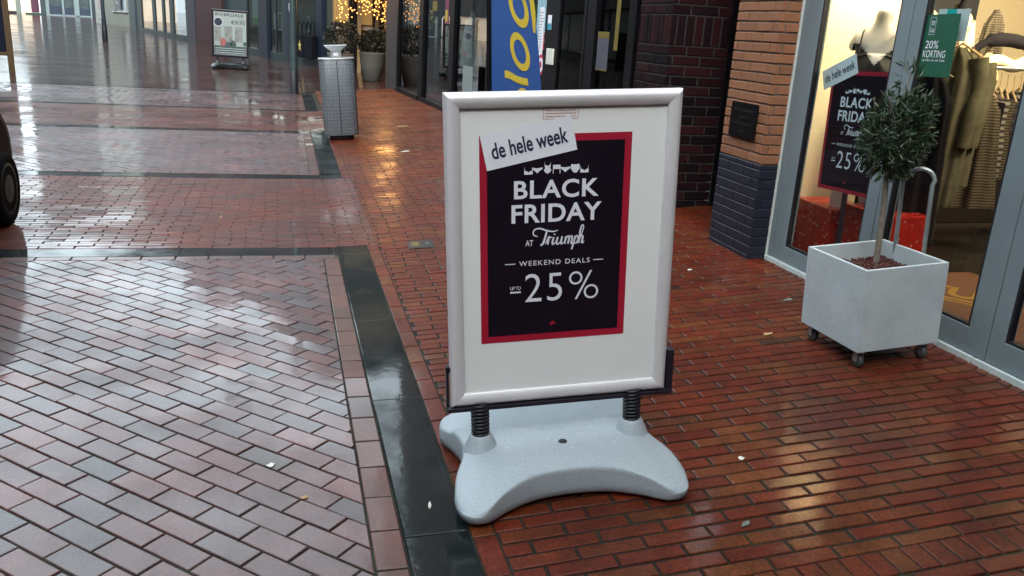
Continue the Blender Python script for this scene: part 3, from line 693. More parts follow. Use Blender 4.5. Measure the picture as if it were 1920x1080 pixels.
b = MB(); brick_face(b, -3.135, -2.612, .12, 3.2, (0, 6.450, 0), (-1, 0, 0), (0, -1, 0), rh=.078, bw=.24, j=.013, seed=8, soldier=(1.524, 1.76)); brick_face(b, 6.45, 7.10, .12, 3.2, (2.615, 0, 0), (0, 1, 0), (-1, 0, 0), rh=.078, bw=.24, j=.013, seed=9, soldier=(1.524, 1.76))
b.build('brickwork', M_DARKB, DP)
PD = thing('passage_door', 'black door closing the narrow passage between the two brick piers', 'door')
b = MB(); b.box((3.19, 5.43, .2), (3.24, 6.44, 2.4)); b.build('leaf', M_BLACK, PD)
b = MB(); b.box((3.135, 6.40, .21), (3.188, 6.448, 2.45)); b.box((3.15, 5.43, 2.40), (3.25, 6.40, 2.46)); b.box((3.17, 5.60, .3), (3.189, 5.64, 2.3)); b.build('frame', M_BLACK, PD)

# ------------------------------------------------------------------ the lingerie shop on the right
SX = 2.755
M_CREAM = mat('cream_wall', (.76, .63, .44), .8, 0, .02, 1.5)
M_SHOPFL = mat('brown_shop_floor', (.012, .008, .006), .8, 0, .25, 8, .1, 80, spec=.1)
M_CEIL = mat('shop_ceiling', (.6, .56, .48), .8)
M_OBR = brick_wall_mat('orange_brick_wall', (.36, .13, .05), (.42, .155, .06), (.24, .21, .18))
SH = thing('shop_building', 'shop with blue grey glazed doors and warm lit interior full of clothes', 'shop')
b = MB(); b.box((SX+.01, -6, 2.62), (3.3, 4.86, TOPZ)); b.box((SX+.01, 4.915, 2.62), (3.3, 5.41, 2.7)); b.build('wall', M_OBR, SH)
b = MB(); b.bbox((SX-.012, 4.852, .19), (SX+.05, 4.913, 2.62), .002); b.build('white_board', M_WHITEBOARD, SH)
b = MB(); b.box((SX-.02, -6, .17), (SX+.06, 3.0, .232)); b.box((SX-.02, 3.012, .17), (SX+.06, 4.85, .232)); b.build('threshold', mat('pale_threshold', (.60, .68, .68), .45, .2, .1, 10), SH)
def door_leaf(name, ya, yb, za, zb, gy0, gy1, gz0, gz1, parent):
    """one leaf: stiles and rails round an opening, its gasket and pane"""
    f = MB()
    x0, x1 = SX, SX+.055
    f.bbox((x0, ya, za), (x1, gy0, zb), .003); f.bbox((x0, gy1, za), (x1, yb, zb), .003)
    f.bbox((x0+.001, gy0-.001, za), (x1, gy1+.001, gz0), .003); f.bbox((x0+.001, gy0-.001, gz1), (x1, gy1+.001, zb), .003)
    d = f.build(name, M_TEALFR, parent)
    k = MB(); w = .013; xx0, xx1 = x0+.004, x0+.034
    k.box((xx0, gy0, gz0), (xx1, gy0+w, gz1)); k.box((xx0, gy1-w, gz0), (xx1, gy1, gz1)); k.box((xx0, gy0+w, gz0), (xx1, gy1-w, gz0+w)); k.box((xx0, gy0+w, gz1-w), (xx1, gy1-w, gz1))
    k.build('gasket', M_GASKET, d)
    p = MB(); p.box((x0+.018, gy0+w, gz0+w), (x0+.024, gy1-w, gz1-w)); p.build('pane', M_GLASS, d)
    return d
b = MB(); b.bbox((SX, 4.805, .232), (SX+.06, 4.850, 2.60), .002); b.bbox((SX, -6, 2.45), (SX+.06, 4.804, 2.60), .002); b.build('frame', M_TEALFR, SH)
door_leaf('window', 3.872, 4.802, .234, 2.445, 3.965, 4.664, .338, 2.10, SH)
door_leaf('door', 2.957, 3.866, .236, 2.445, 3.080, 3.784, .358, 2.10, SH)
door_leaf('door', 2.045, 2.952, .236, 2.445, 2.160, 2.868, .358, 2.10, SH)
door_leaf('window', 1.10, 2.04, .234, 2.445, 1.20, 1.94, .338, 2.35, SH)
door_leaf('window', .15, 1.095, .234, 2.445, .25, 1.0, .338, 2.35, SH)
b = MB(); b.box((SX, -6, .232), (SX+.06, .145, 2.45)); b.build('panel', M_TEALFR, SH)
b = MB(); b.box((SX+.06, .1, .16), (3.70, 5.22, .232)); b.box((3.70, .1, .16), (8.2, 8.25, .232)); b.build('shop_floor', M_SHOPFL, SH)
b = MB(); b.box((2.81, 5.16, .232), (3.72, 5.22, 2.6)); b.box((8.2, .1, .16), (8.3, 9.0, 2.7)); b.box((SX+.06, 0, .16), (8.2, .1, 2.7)); b.box((3.72, 8.2, .16), (8.2, 8.3, 2.7)); b.box((3.66, 5.22, .232), (3.72, 8.2, 2.6)); b.build('interior_wall', M_CREAM, SH)
b = MB(); b.box((SX+.06, .1, 2.6), (8.2, 8.3, 2.68)); b.build('ceiling', M_CEIL, SH)
M_LAMP = mat('warm_lamp', (1.0, .74, .42), .5, emit=3)
def spot(x, y, z, power, lab, tgt=None, size=.5, col=(1, .78, .50)):
    o = thing('ceiling_lamp', lab, 'lamp', frameZ(x, y, z), 'lamps on the shop ceiling')
    k = MB(); k.lathe([(.001, .0), (.075, .0), (.085, .02), (.085, .08)], 20); k.build('housing', M_WHITEBOARD, o)
    k = MB(); k.lathe([(.0, -.003), (.07, -.003)], 20, cap=False); k.build('lens', M_LAMP, o)
    l = bpy.data.lights.new('lamp_light', 'AREA'); l.energy = power; l.size = size; l.color = col; lo = bpy.data.objects.new('lamp_light', l); COL.objects.link(lo)
    lo.parent = o; lo.location = (0, 0, -.02)
    if tgt is not None: lo.rotation_euler = (Vector(tgt)-Vector((x, y, z-.02))).to_track_quat('-Z', 'Y').to_euler()
    return o
LL = 'round ceiling lamp inside the warm lit clothes shop'
spot(3.40, 4.80, 2.5, 20, LL, (3.2, 5.8, 1.9))
spot(4.2, 3.6, 2.5, 40, LL, (4.6, 5.4, 1.2))
spot(5.5, 5.2, 2.5, 90, LL, (5.6, 7.6, 1.4))
spot(3.9, 2.4, 2.5, 9, LL, (5.2, 4.0, 2.0))
# --- display
GB = [(3.17, 4.62, 5.08, .585, .33), (3.20, 4.16, 4.57, .645, .30)]
def gift_mat():
    m, n, l, p = new_mat('red_foil_wrap')
    tc = n.new('ShaderNodeTexCoord'); vo = n.new('ShaderNodeTexVoronoi'); vo.inputs['Scale'].default_value = 26; l.new(tc.outputs['Object'], vo.inputs['Vector'])
    cr = n.new('ShaderNodeValToRGB'); l.new(vo.outputs['Distance'], cr.inputs[0]); e = cr.color_ramp.elements; e[0].position = .16; e[0].color = (.60, .28, .18, 1); e[1].position = .22; e[1].color = (.36, .013, .010, 1)
    l.new(cr.outputs[0], p.inputs['Base Color']); p.inputs['Roughness'].default_value = .22
    nb = n.new('ShaderNodeTexNoise'); nb.inputs['Scale'].default_value = 14; nb.inputs['Detail'].default_value = 5; l.new(tc.outputs['Object'], nb.inputs['Vector'])
    b_ = n.new('ShaderNodeBump'); b_.inputs['Strength'].default_value = .8; b_.inputs['Distance'].default_value = .02; l.new(nb.outputs['Fac'], b_.inputs['Height']); l.new(b_.outputs[0], p.inputs['Normal'])
    return m
M_GIFT = gift_mat()
gl = ['red foil gift box with silver curled ribbon, nearer the white board', 'red foil gift box half hidden behind the white planter tree trunk']
for i, (x, ya, yb, zt, d) in enumerate(GB):
    G = thing('gift_box', gl[i], 'gift box', frameZ(x, (ya+yb)/2, .232, radians(-3 if i == 0 else 5)), 'red gift boxes in the shop window')
    k = MB(); hw = (yb-ya)/2; k.bbox((-d*.4, -hw, 0), (d*.6, hw, zt-.232), .006); k.build('wrapped_box', M_GIFT, G)
    if i == 0:
        k = MB(); pts = [(-d*.4-.012+.010*cos(j*1.9), hw-.05+.022*sin(j*1.9), .01+j*.0085) for j in range(32)]
        k.tube(catmull(pts, 3), .006, 5); k.build('curled_ribbon', mat('silver_ribbon', (.6, .58, .55), .3, .6), G)
    else:
        k = MB(); k.box((-d*.4-.004, -.05, .02), (-d*.4-.001, .06, .16)); k.build('gift_tag', mat('blue_tag', (.02, .03, .12), .4), G)
WP = thing('window_poster', 'black and red sale poster standing inside the shop window behind the olive tree', 'poster', Matrix(((.03, -.002, -.999, 2.8775), (-.999, .044, -.03, 4.3365), (.044, .999, 0.0, .754), (0, 0, 0, 1))))
b = MB(); b.box((-.252, -.002, -.008), (.252, .702, -.0005)); b.box((-.02, -.45, -.02), (.02, .1, -.010)); b.build('backing', M_BLACKPL, WP)
poster_parts(WP, .001, Matrix.Translation((.027, -.228, 0)))
b = MB(); LM2 = Matrix.Translation((-.31, .585, .006)) @ Matrix.Rotation(radians(20), 4, 'Z')
flat(b, [(0, -.0), (.315, -.0), (.315, .118), (0, .118)], 0, LM2); pl_ = b.build('paper_strip', M_PAPER, WP)
b = MB(); fit_text(b, 'de hele week', .022, .035, .295, .088, .001, bold=.012, M=LM2); b.build('lettering', M_NAVYINK, pl_)
# --- mannequin bust: one skin, a dark bra as clothing
def loft(mb, rings, n=28, M=None, cap=True, smooth=True):
    """rings: (centre, rx, ry, power) stacked upward"""
    vs = []
    for c, rx, ry, pw in rings:
        for k in range(n):
            a = 2*pi*k/n; ca, sa = cos(a), sin(a)
            vs.append((c[0]+rx*math.copysign(abs(ca)**pw, ca), c[1]+ry*math.copysign(abs(sa)**pw, sa), c[2]))
    fs = [(i*n+k, i*n+(k+1) % n, (i+1)*n+(k+1) % n, (i+1)*n+k) for i in range(len(rings)-1) for k in range(n)]
    if cap: fs += [tuple(range(n-1, -1, -1)), tuple(range((len(rings)-1)*n, len(rings)*n))]
    return mb.add(vs, fs, M, smooth)
M_SKIN = mat('mannequin_white', (.66, .62, .60), .45, 0, .02, 5)
def mannequin(x, y, z0, yaw, lab, s=1.0):
    o = thing('mannequin', lab, 'mannequin', frameZ(x, y, z0, yaw) @ Matrix.Scale(s, 4))
    bm = bmesh.new(); L = bm.verts.layers.skin.verify()
    # facing -y; torso, neck stump, arms cut short, legs
    J = {'pel': ((0, 0, .92), .150, .105), 'waist': ((0, -.005, 1.08), .115, .085), 'rib': ((0, -.012, 1.24), .158, .100), 'chest': ((0, -.005, 1.36), .128, .085), 'neck': ((0, .012, 1.475), .058, .055), 'top': ((0, .004, 1.60), .047, .047),
         'shl': ((-.128, .01, 1.405), .050, .050), 'shr': ((.128, .01, 1.405), .050, .050), 'arl': ((-.172, .012, 1.335), .034, .034), 'arr': ((.172, .012, 1.335), .034, .034), 'bl': ((-.072, -.105, 1.285), .052, .05), 'br': ((.072, -.105, 1.285), .052, .05),
         'hl': ((-.085, 0, .82), .088, .088), 'hr': ((.085, 0, .82), .088, .088), 'kl': ((-.085, -.01, .48), .058, .058), 'kr': ((.09, -.02, .48), .058, .058), 'al': ((-.085, .02, .08), .036, .036), 'ar': ((.10, .0, .08), .036, .036), 'tl': ((-.09, -.12, .02), .03, .02), 'tr': ((.105, -.14, .02), .03, .02)}
    V = {}
    for k, (p, a, c) in J.items():
        v = bm.verts.new(p); v[L].radius = (a, c); V[k] = v
    V['pel'][L].use_root = True
    for a, c in (('pel', 'waist'), ('waist', 'rib'), ('rib', 'chest'), ('chest', 'neck'), ('neck', 'top'), ('chest', 'shl'), ('chest', 'shr'), ('shl', 'arl'), ('shr', 'arr'), ('rib', 'bl'), ('rib', 'br'), ('pel', 'hl'), ('pel', 'hr'), ('hl', 'kl'), ('hr', 'kr'), ('kl', 'al'), ('kr', 'ar'), ('al', 'tl'), ('ar', 'tr')): bm.edges.new((V[a], V[c]))
    me = bpy.data.meshes.new('body'); bm.to_mesh(me); bm.free()
    ob = bpy.data.objects.new('body', me); COL.objects.link(ob); me.materials.append(M_SKIN)
    ob.modifiers.new('skin', 'SKIN'); sb = ob.modifiers.new('sub', 'SUBSURF'); sb.levels = 2; sb.render_levels = 2
    dg = bpy.context.evaluated_depsgraph_get(); me2 = bpy.data.meshes.new_from_object(ob.evaluated_get(dg)); bpy.data.objects.remove(ob)
    for p in me2.polygons: p.use_smooth = True
    ob = bpy.data.objects.new('body', me2); COL.objects.link(ob); ob.parent = o
    return o, me2
MX, MY = 3.22, 4.70
mq, bme = mannequin(MX, MY, .232, radians(-42), 'white headless mannequin in a dark bra behind the window poster', 1.0)
# the bra: the skin of the body between two cut lines, pushed out a few millimetres
def garment_from(me, keep, push, mat_, name, parent):
    bm = bmesh.new(); bm.from_mesh(me); bm.normal_update()
    for _ in range(1): bmesh.ops.subdivide_edges(bm, edges=[e for e in bm.edges if 1.0 < e.verts[0].co.z < 1.5], cuts=2, use_grid_fill=True)
    bm.normal_update()
    dead = [f for f in bm.faces if not keep(f.calc_center_median())]
    bmesh.ops.delete(bm, geom=dead, context='FACES')
    for v in bm.verts: v.co += v.normal*push
    m2 = bpy.data.meshes.new(name); bm.to_mesh(m2); bm.free()
    for p in m2.polygons: p.use_smooth = True
    ob = bpy.data.objects.new(name, m2); COL.objects.link(ob); m2.materials.append(mat_); ob.parent = parent
    return ob
def bra_keep(c):
    if abs(c.x) > .30 or c.z < .85 or (abs(c.x) > .150 and c.z > 1.285): return False
    if c.y < -.01: return c.z < 1.255+.125*min(1, abs(c.x)/.105)
    return c.z < 1.27
bra = garment_from(bme, bra_keep, .005, mat('dark_bra_lace', (.008, .005, .009), .6, 0, .4, 60, .5, 150), 'bra', mq)
for sx in (-1, 1):
    b = MB(); b.tube(catmull([(sx*.098, -.118, 1.325), (sx*.100, -.095, 1.40), (sx*.100, -.045, 1.452), (sx*.098, .02, 1.458), (sx*.09, .085, 1.38)], 6), .0055, 6); b.build('strap', MATS['dark_bra_lace'], bra)
# --- clothes
def garment(mb, x, y, ztop, zbot, w0, w1, dep, folds, seed, yaw=0.0, sleeve=False, flare=1.0):
    """hanging cloth with real folds: sloped shoulders, body opening downward"""
    rnd = random.Random(seed); n = 56; rings = 16; vs = []; ph = [rnd.uniform(0, 6.3) for _ in range(4)]
    R_ = Matrix.Translation((x, y, 0)) @ Matrix.Rotation(yaw, 4, 'Z')
    for i in range(rings+1):
        t = i/rings; z = ztop+(zbot-ztop)*t
        sh = min(1, .16+t*9) if i < 3 else 1
        w = (w0+(w1-w0)*t**flare)*sh; amp = .034*min(1, t*2.0)+.006
        for k in range(n):
            a = 2*pi*k/n; f = sin(a*folds+ph[0]+t*.8)*.6+sin(a*(folds*.6+1)+ph[1]-t*1.3)*.4
            vs.append((w*cos(a)+amp*.5*f*cos(a), (dep*(.7+.5*t)+amp*f)*sin(a), z+.012*sin(2*a+ph[2])*t-(.0 if i > 2 else .05*abs(cos(a))*(i+.3)/2.2)))
    fs = [(i*n+k, (i+1)*n+k, (i+1)*n+(k+1) % n, i*n+(k+1) % n) for i in range(rings) for k in range(n)]
    fs.append(tuple(range(n)))
    mb.add(vs, fs, R_, True)
    if sleeve:
        for sx in (-1, 1):
            pts = [(sx*w0*.88, 0, ztop-.06), (sx*(w0*1.05), .01, ztop-.22), (sx*(w0*1.06), -.02, ztop-.42), (sx*(w0*1.0), -.03, ztop-.60)]
            mb.tube(catmull(pts, 5), [.055]*6+[.05]*5+[.045]*5, 12, R_)
    return mb
def cloth_mat(name, c, stripe=None, sc=90, var=.3, rough=.9):
    m = mat(name, c, rough, 0, var, 14, .5, 130, spec=.1)
    if stripe is not None:
        n, l, p = m.node_tree.nodes, m.node_tree.links, m.node_tree.nodes['Principled BSDF']
        tc = n.new('ShaderNodeTexCoord'); w = n.new('ShaderNodeTexWave'); w.bands_direction = 'Z'; w.inputs['Scale'].default_value = sc; w.inputs['Distortion'].default_value = 1.2; w.inputs['Detail'].default_value = 2; l.new(tc.outputs['Object'], w.inputs['Vector'])
        old = p.inputs['Base Color'].links[0].from_socket; mx = n.new('ShaderNodeMixRGB'); mx.inputs[2].default_value = (*stripe, 1); l.new(w.outputs['Fac'], mx.inputs[0]); l.new(old, mx.inputs[1]); l.new(mx.outputs[0], p.inputs['Base Color'])
    return m
M_OLCOAT = cloth_mat('olive_wool', (.085, .076, .050)); M_BLKCL = cloth_mat('black_knit', (.006, .005, .007)); M_KNIT = cloth_mat('striped_knit', (.11, .088, .062), (.020, .016, .013), 16); M_DRK = cloth_mat('dark_jersey', (.022, .016, .022), (.05, .045, .05), 5); M_STR = cloth_mat('striped_jersey', (.018, .014, .02), (.24, .215, .19), 7.5)
M_WOOD = mat('hanger_wood', (.30, .20, .10), .5, 0, .2, 30)
def clothes(name, lab, cat, x, y, zt, zb, w0, w1, dep, m, seed, yaw=0.0, folds=7, sleeve=False, group=None, hook=1.72):
    o = thing(name, lab, cat, frameZ(x, y, 0, yaw), group)
    k = MB(); garment(k, 0, 0, zt, zb, w0, w1, dep, folds, seed, 0, sleeve); k.build('cloth', m, o)
    h = MB(); h.tube([(-w0*.9, 0, zt-.05), (0, 0, zt+.02), (w0*.9, 0, zt-.05)], .008, 6); h.tube(catmull([(0, 0, zt+.02), (0, 0, zt+.07), (.02, 0, zt+.1), (.01, 0, zt+.125)], 4), .0025, 5); h.build('hanger', M_WOOD, o)
    return o
clothes('coat', 'olive wool coat hanging at the end of the rail beneath the green sale poster', 'coat', 3.70, 4.55, 1.63, .66, .125, .135, .085, M_OLCOAT, 2, radians(-60), 9, True)
clothes('coat', 'second olive coat tucked behind the first, its grey shoulder showing', 'coat', 4.03, 4.82, 1.60, .74, .115, .13, .08, M_OLCOAT, 12, radians(-62), 9, True)
clothes('dress', 'long black dress hanging just inside the glass door below the green poster', 'dress', 3.38, 4.38, 1.50, .42, .12, .16, .08, M_BLKCL, 3, radians(-40), 9)
clothes('dress', 'second long black dress in the shadow beside the window mullion', 'dress', 3.56, 4.74, 1.46, .36, .19, .24, .08, M_BLKCL, 13, radians(-40), 6)
clothes('skirt', 'brown ribbed knit dress hanging to knee height right of the olive coats', 'dress', 4.30, 4.95, 1.40, .56, .10, .21, .09, M_KNIT, 4, radians(-50), 11)
CBN = thing('shade_block', 'dark block added as the shade behind the crowded clothes rail', 'shade_block', frameZ(4.3, 5.75, .232, radians(3)))  # dark block put in for the shadow below the hanging clothes
b = MB(); b.bbox((0, 0, 0), (3.2, .5, 1.02), .01); b.build('shade_body', mat('shade_block_dark', (.012, .009, .008), .5, 0, .2, 6), CBN)
b = MB(); b.bbox((-.02, -.02, 1.021), (3.22, .52, 1.06), .006); b.build('top', mat('shade_block_top', (.02, .014, .010), .35), CBN)
rail = thing('clothes_rail', 'metal clothes rail crowded with hangers inside the shop', 'clothes rail', frameZ(0, 0, 0))
b = MB(); b.tube([(4.25, 5.10, 1.51), (5.9, 5.3, 1.51)], .012, 8); b.tube([(5.9, 5.3, .23), (5.9, 5.3, 1.51)], .014, 8); b.tube([(4.25, 5.10, .23), (4.25, 5.10, 1.51)], .014, 8); b.build('rail', M_GALV, rail)
for i in range(16):
    x = 4.40+i*.070; y = 5.11+i*.0103
    clothes('top', ['dark jersey top on the crowded rail, plain', 'striped jersey top on the crowded rail', 'black top on the crowded rail', 'striped jersey top on the crowded rail', 'brown ribbed top on the crowded rail'][i % 5], 'top', x, y, 1.36-.012*(i % 3), .72+.06*((i*5) % 4), .17, .19, .026, (M_DRK, M_STR, M_BLKCL, M_STR, M_KNIT)[i % 5], 20+i, radians(62+random.uniform(-8, 8)), 5, True, 'tops on the crowded clothes rail')
SC = thing('scarf_display', 'cream and black scarves draped high on the lit back wall', 'scarf', frameZ(0, 0, 0))
M_SCARF = cloth_mat('cream_scarf', (.62, .50, .30), None, 30, .35)
for j, (x, y, z, w, h, m_) in enumerate([(4.95, 6.45, 1.98, .19, .52, M_SCARF), (5.30, 6.42, 1.98, .15, .55, M_SCARF), (4.60, 6.3, 2.0, .11, .38, M_SCARF), (5.62, 6.4, 1.98, .12, .62, M_KNIT), (5.12, 6.3, 2.0, .07, .6, M_KNIT), (5.45, 6.2, 1.62, .10, .22, M_SCARF)]):
    k = MB(); garment(k, x, y, z, z-h, w*.6, w, .05, 7, 40+j, radians(-12)); k.build('scarf', m_, SC)
k = MB(); k.tube(catmull([(5.02, 6.10, 2.2), (4.98, 6.08, 1.95), (4.86, 6.08, 1.75), (4.68, 6.12, 1.66), (4.52, 6.14, 1.665)], 6), [.032]*6+[.042]*8+[.038]*6+[.010]*5, 12); k.build('dark_scarf', M_BLKCL, SC)
k = MB(); k.tube(catmull([(5.05, 5.96, 1.62), (5.2, 5.95, 1.71), (5.45, 5.95, 1.72), (5.7, 5.98, 1.66)], 6), [.03]*6+[.055]*8+[.045]*5, 12); k.build('fur_collar', M_BLKCL, SC)
k = MB(); k.tube(catmull([(5.1, 5.93, 1.50), (5.25, 5.9, 1.56), (5.45, 5.92, 1.52), (5.6, 5.92, 1.58)], 6), .05, 10); k.build('scarf', M_SCARF, SC)
SHF = thing('shelf_box', 'brown cardboard box on a shelf behind the mannequin', 'box', frameZ(3.55, 5.62, 1.60))
b = MB(); b.bbox((.0, -.2, 0), (.5, .2, .24), .004); b.bbox((-.01, -.21, .24), (.51, .21, .29), .004); b.build('carton', mat('cardboard', (.30, .20, .10), .8, 0, .15, 10), SHF)
b = MB(); b.box((3.3, 5.3, 1.56), (4.25, 5.9, 1.598)); sh_ = b.build('wall_shelf', M_WOOD); tag(sh_, 'wooden shelf carrying the cardboard box behind the mannequin', 'shelf')
# posters stuck on the door glass
GM = Matrix(((0, 0, -1, 2.766), (-1, 0, 0, 3.768), (0, 1, 0, 1.464), (0, 0, 0, 1))) @ Matrix.Rotation(radians(1.0), 4, 'Z')
GP = thing('sale_poster', 'dark green discount poster hanging inside the glass door', 'poster', GM)
b = MB(); b.box((0, 0, -.003), (.222, .297, 0)); b.build('green_sheet', mat('dark_green_print', (.008, .085, .045), .5, 0, .1, 9), GP)
b = MB(); fit_text(b, '20%', .022, .135, .112, .172, .001, bold=.0); fit_text(b, 'KORTING', .016, .092, .170, .126, .001, bold=.0); fit_text(b, 'op alles van ten Cate', .016, .070, .172, .086, .001)
fit_text(b, 'ten', .040, .245, .062, .270, .001); fit_text(b, 'Cate', .036, .212, .064, .236, .001)
for q in ((.030, .200, .070, .2015), (.030, .282, .070, .2835), (.030, .200, .0315, .2835), (.0685, .200, .070, .2835)): flat(b, [(q[0], q[1]), (q[2], q[1]), (q[2], q[3]), (q[0], q[3])], .001)
b.build('lettering', M_WHITEINK, GP)
CM = Matrix(((0, 0, -1, 2.795), (-1, 0, 0, 3.735), (0, 1, 0, 1.64), (0, 0, 0, 1)))
CP = thing('window_card', 'white card with turquoise shapes behind the green poster', 'card', CM)
b = MB(); b.box((0, 0, -.003), (.208, .148, 0)); b.build('card', mat('bright_white_card', (.82, .84, .84), .5), CP)
b = MB(); flat(b, [(.055, .115), (.125, .115), (.12, .148), (.06, .148)], .001); flat(b, [(.11+.03*cos(a), .075+.03*sin(a)) for a in [2*pi*k/20 for k in range(20)]], .001); b.build('turquoise_print', mat('turquoise', (.0, .55, .52), .5), CP)
# door mat
MT = thing('door_mat', 'brown door mat with yellow letters just inside the glass door', 'mat', frameZ(3.33, 3.70, .232, radians(2)))
b = MB(); b.bbox((-.48, -.75, 0), (.62, .62, .012), .003); b.build('pile', mat('brown_coir', (.13, .048, .022), .95, 0, .3, 60, .8, 200), MT)
b = MB(); RM = Matrix.Translation((.10, .25, .0135)) @ Matrix.Rotation(radians(-52), 4, 'Z')
fit_text(b, 'TU', -.17, -.10, .17, .14, 0, bold=.03, M=RM); flat(b, [(-.30, -.17), (.20, -.17), (.20, -.135), (-.30, -.135)], 0, RM); flat(b, [(-.30, -.22), (.20, -.22), (.20, -.195), (-.30, -.195)], 0, RM)
b.build('lettering', mat('mat_yellow', (.32, .17, .02), .9), MT)

# ------------------------------------------------------------------ the dark framed shop further along (its front turned a little)
YAW2 = atan2(.0618, 1.0)
def S2(y): return 2.29-.0618*(y-14.53)
M2 = frameZ(S2(7.0), 7.0, 0, YAW2)
def ly(y): return (y-7.0)/cos(YAW2)
M_RBR = brick_wall_mat('dark_red_brick_wall', (.075, .022, .020), (.10, .028, .024), (.07, .065, .06), rh=.075, bw=.23)
D2 = thing('shop_building', 'shop with black framed windows and doors behind the blue banner', 'shop', M2)
b = MB(); b.box((.02, .1, 2.75), (.5, ly(20.3), 13.0)); b.box((.03, .08, .1), (.4, .42, 2.75)); b.build('wall', M_RBR, D2)
b = MB()
def post(mb, ya, yb, z0=.0, z1=2.75, dx0=-.03, dx1=.10): mb.bbox((dx0, ly(ya), z0), (dx1, ly(yb), z1), .004)
post(b, 16.30, 16.62); post(b, 13.98, 14.27); post(b, 11.86, 12.07); post(b, 9.62, 9.74); post(b, 8.30, 8.52); post(b, 7.40, 7.55); post(b, 18.78, 18.92)
b.bbox((-.05, ly(9.75), .0), (.12, ly(16.29), .245), .004); b.bbox((-.05, ly(16.64), .0), (.12, ly(18.77), .245), .004); b.bbox((-.02, ly(7.42), 2.6), (.10, ly(18.9), 2.748), .004); b.bbox((-.02, ly(7.56), 0), (.1, ly(8.29), .5), .004)
b.build('frame', M_BLACK, D2)
for ya, yb, z0 in ((16.63, 18.77, .246), (14.28, 16.29, .246), (12.08, 13.97, .246), (9.75, 11.85, .246), (7.56, 8.29, .501)):
    k = MB(); k.box((.02, ly(ya), z0), (.028, ly(yb), 2.6)); k.build('pane', M_GLASSD, D2)
k = MB(); k.bbox((-.035, ly(9.28), .16), (.02, ly(9.615), 2.6), .004); k.bbox((-.035, ly(8.53), .16), (.02, ly(8.60), 2.6), .004); k.box((-.03, ly(8.60), .16), (.015, ly(9.275), .34)); dr = k.build('door', M_BLACK, D2)
k = MB(); k.box((-.012, ly(8.60), .341), (-.004, ly(9.27), 2.6)); k.build('pane', M_GLASSD, dr)
k = MB(); k.bbox((-.062, ly(9.36), 1.215), (-.037, ly(9.56), 1.39), .006); k.build('handle', mat('cream_handle', (.62, .66, .58), .4), dr)
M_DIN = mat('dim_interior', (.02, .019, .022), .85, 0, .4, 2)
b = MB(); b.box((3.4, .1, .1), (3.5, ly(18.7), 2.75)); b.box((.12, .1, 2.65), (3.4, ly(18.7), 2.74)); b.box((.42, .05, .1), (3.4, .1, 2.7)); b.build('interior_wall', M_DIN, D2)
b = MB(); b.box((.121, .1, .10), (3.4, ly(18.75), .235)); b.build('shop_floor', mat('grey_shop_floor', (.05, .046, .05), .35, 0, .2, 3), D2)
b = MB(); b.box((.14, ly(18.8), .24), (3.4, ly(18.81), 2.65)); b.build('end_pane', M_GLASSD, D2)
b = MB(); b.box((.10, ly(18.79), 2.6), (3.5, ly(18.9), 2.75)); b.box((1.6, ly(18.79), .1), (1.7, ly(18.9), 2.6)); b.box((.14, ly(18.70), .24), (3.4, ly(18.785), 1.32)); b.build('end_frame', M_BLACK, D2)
# display things inside and stickers on its glass
def sticker(name, lab, y, z, w, h, m, z_off=-.002, cat='sticker', ink=None, round_=False):
    MM = M2 @ Matrix(((0, 0, -1, z_off+.018), (-1, 0, 0, ly(y)), (0, 1, 0, z), (0, 0, 0, 1)))
    o = thing(name, lab, cat, MM); k = MB()
    if round_: k.prism([(w/2*cos(a), h/2*sin(a)) for a in [2*pi*q/24 for q in range(24)]], 0, .002)
    else: k.box((-w/2, -h/2, 0), (w/2, h/2, .002))
    k.build('face', m, o)
    if ink: k = MB(); ink(k); k.build('print', ink.m, o)
    return o
def ink_fn(m, f): f.m = m; return f
M_STKRED = mat('sticker_red', (.42, .02, .05), .4); M_STKBLUE = mat('sticker_cyan', (.02, .30, .42), .4); M_YEL = mat('banner_yellow', (.42, .33, .025), .6, 0, .05, 8)
def lines(w, h, n_):
    def f(k):
        for q in range(n_):
            yy = h/2-(q+1)*h/(n_+1); ww = w*random.uniform(.5, .9); flat(k, [(-w*.42, yy), (-w*.42+ww*.9, yy), (-w*.42+ww*.9, yy+h*.012), (-w*.42, yy+h*.012)], .003)
    return f
sticker('notice_sheet', 'tall white notice taped inside the black framed glass beside the blue banner', 9.98, 1.56, .16, .56, M_PAPER, cat='notice', ink=ink_fn(M_NAVYINK, lines(.15, .5, 14)))
sticker('sticker', 'small white and blue sticker on the black framed door', 9.57, 1.67, .12, .16, M_PAPER, z_off=-.057, ink=ink_fn(M_STKBLUE, lambda k: flat(k, [(-.06, -.08), (.06, -.08), (.06, -.01), (-.06, -.01)], .003)))
sticker('sticker', 'small red shield sticker below the blue one on the door', 9.80, 1.455, .13, .19, M_STKRED, z_off=-.012, ink=ink_fn(M_WHITEINK, lambda k: (ring2d(k, 0, .01, .035, .025, .003), ring2d(k, 0, .01, .016, .008, .003))))
sticker('sticker', 'round red and white sticker half hidden by the banner', 9.90, 1.19, .24, .24, M_STKRED, z_off=-.012, round_=True, ink=ink_fn(M_WHITEINK, lambda k: ring2d(k, 0, 0, .085, .04, .003)))
sticker('window_poster', 'pale blank panel low behind the black framed window', 12.75, .70, .55, .62, mat('pale_panel', (.20, .25, .25), .5, 0, .1, 3), z_off=-.12, cat='panel')
def poster_in(lab, y, z, w, h, m, off, yaw=0.0, ink=None, cat='poster'):
    return sticker('window_poster', lab, y, z, w, h, m, z_off=-off, cat=cat, ink=ink)
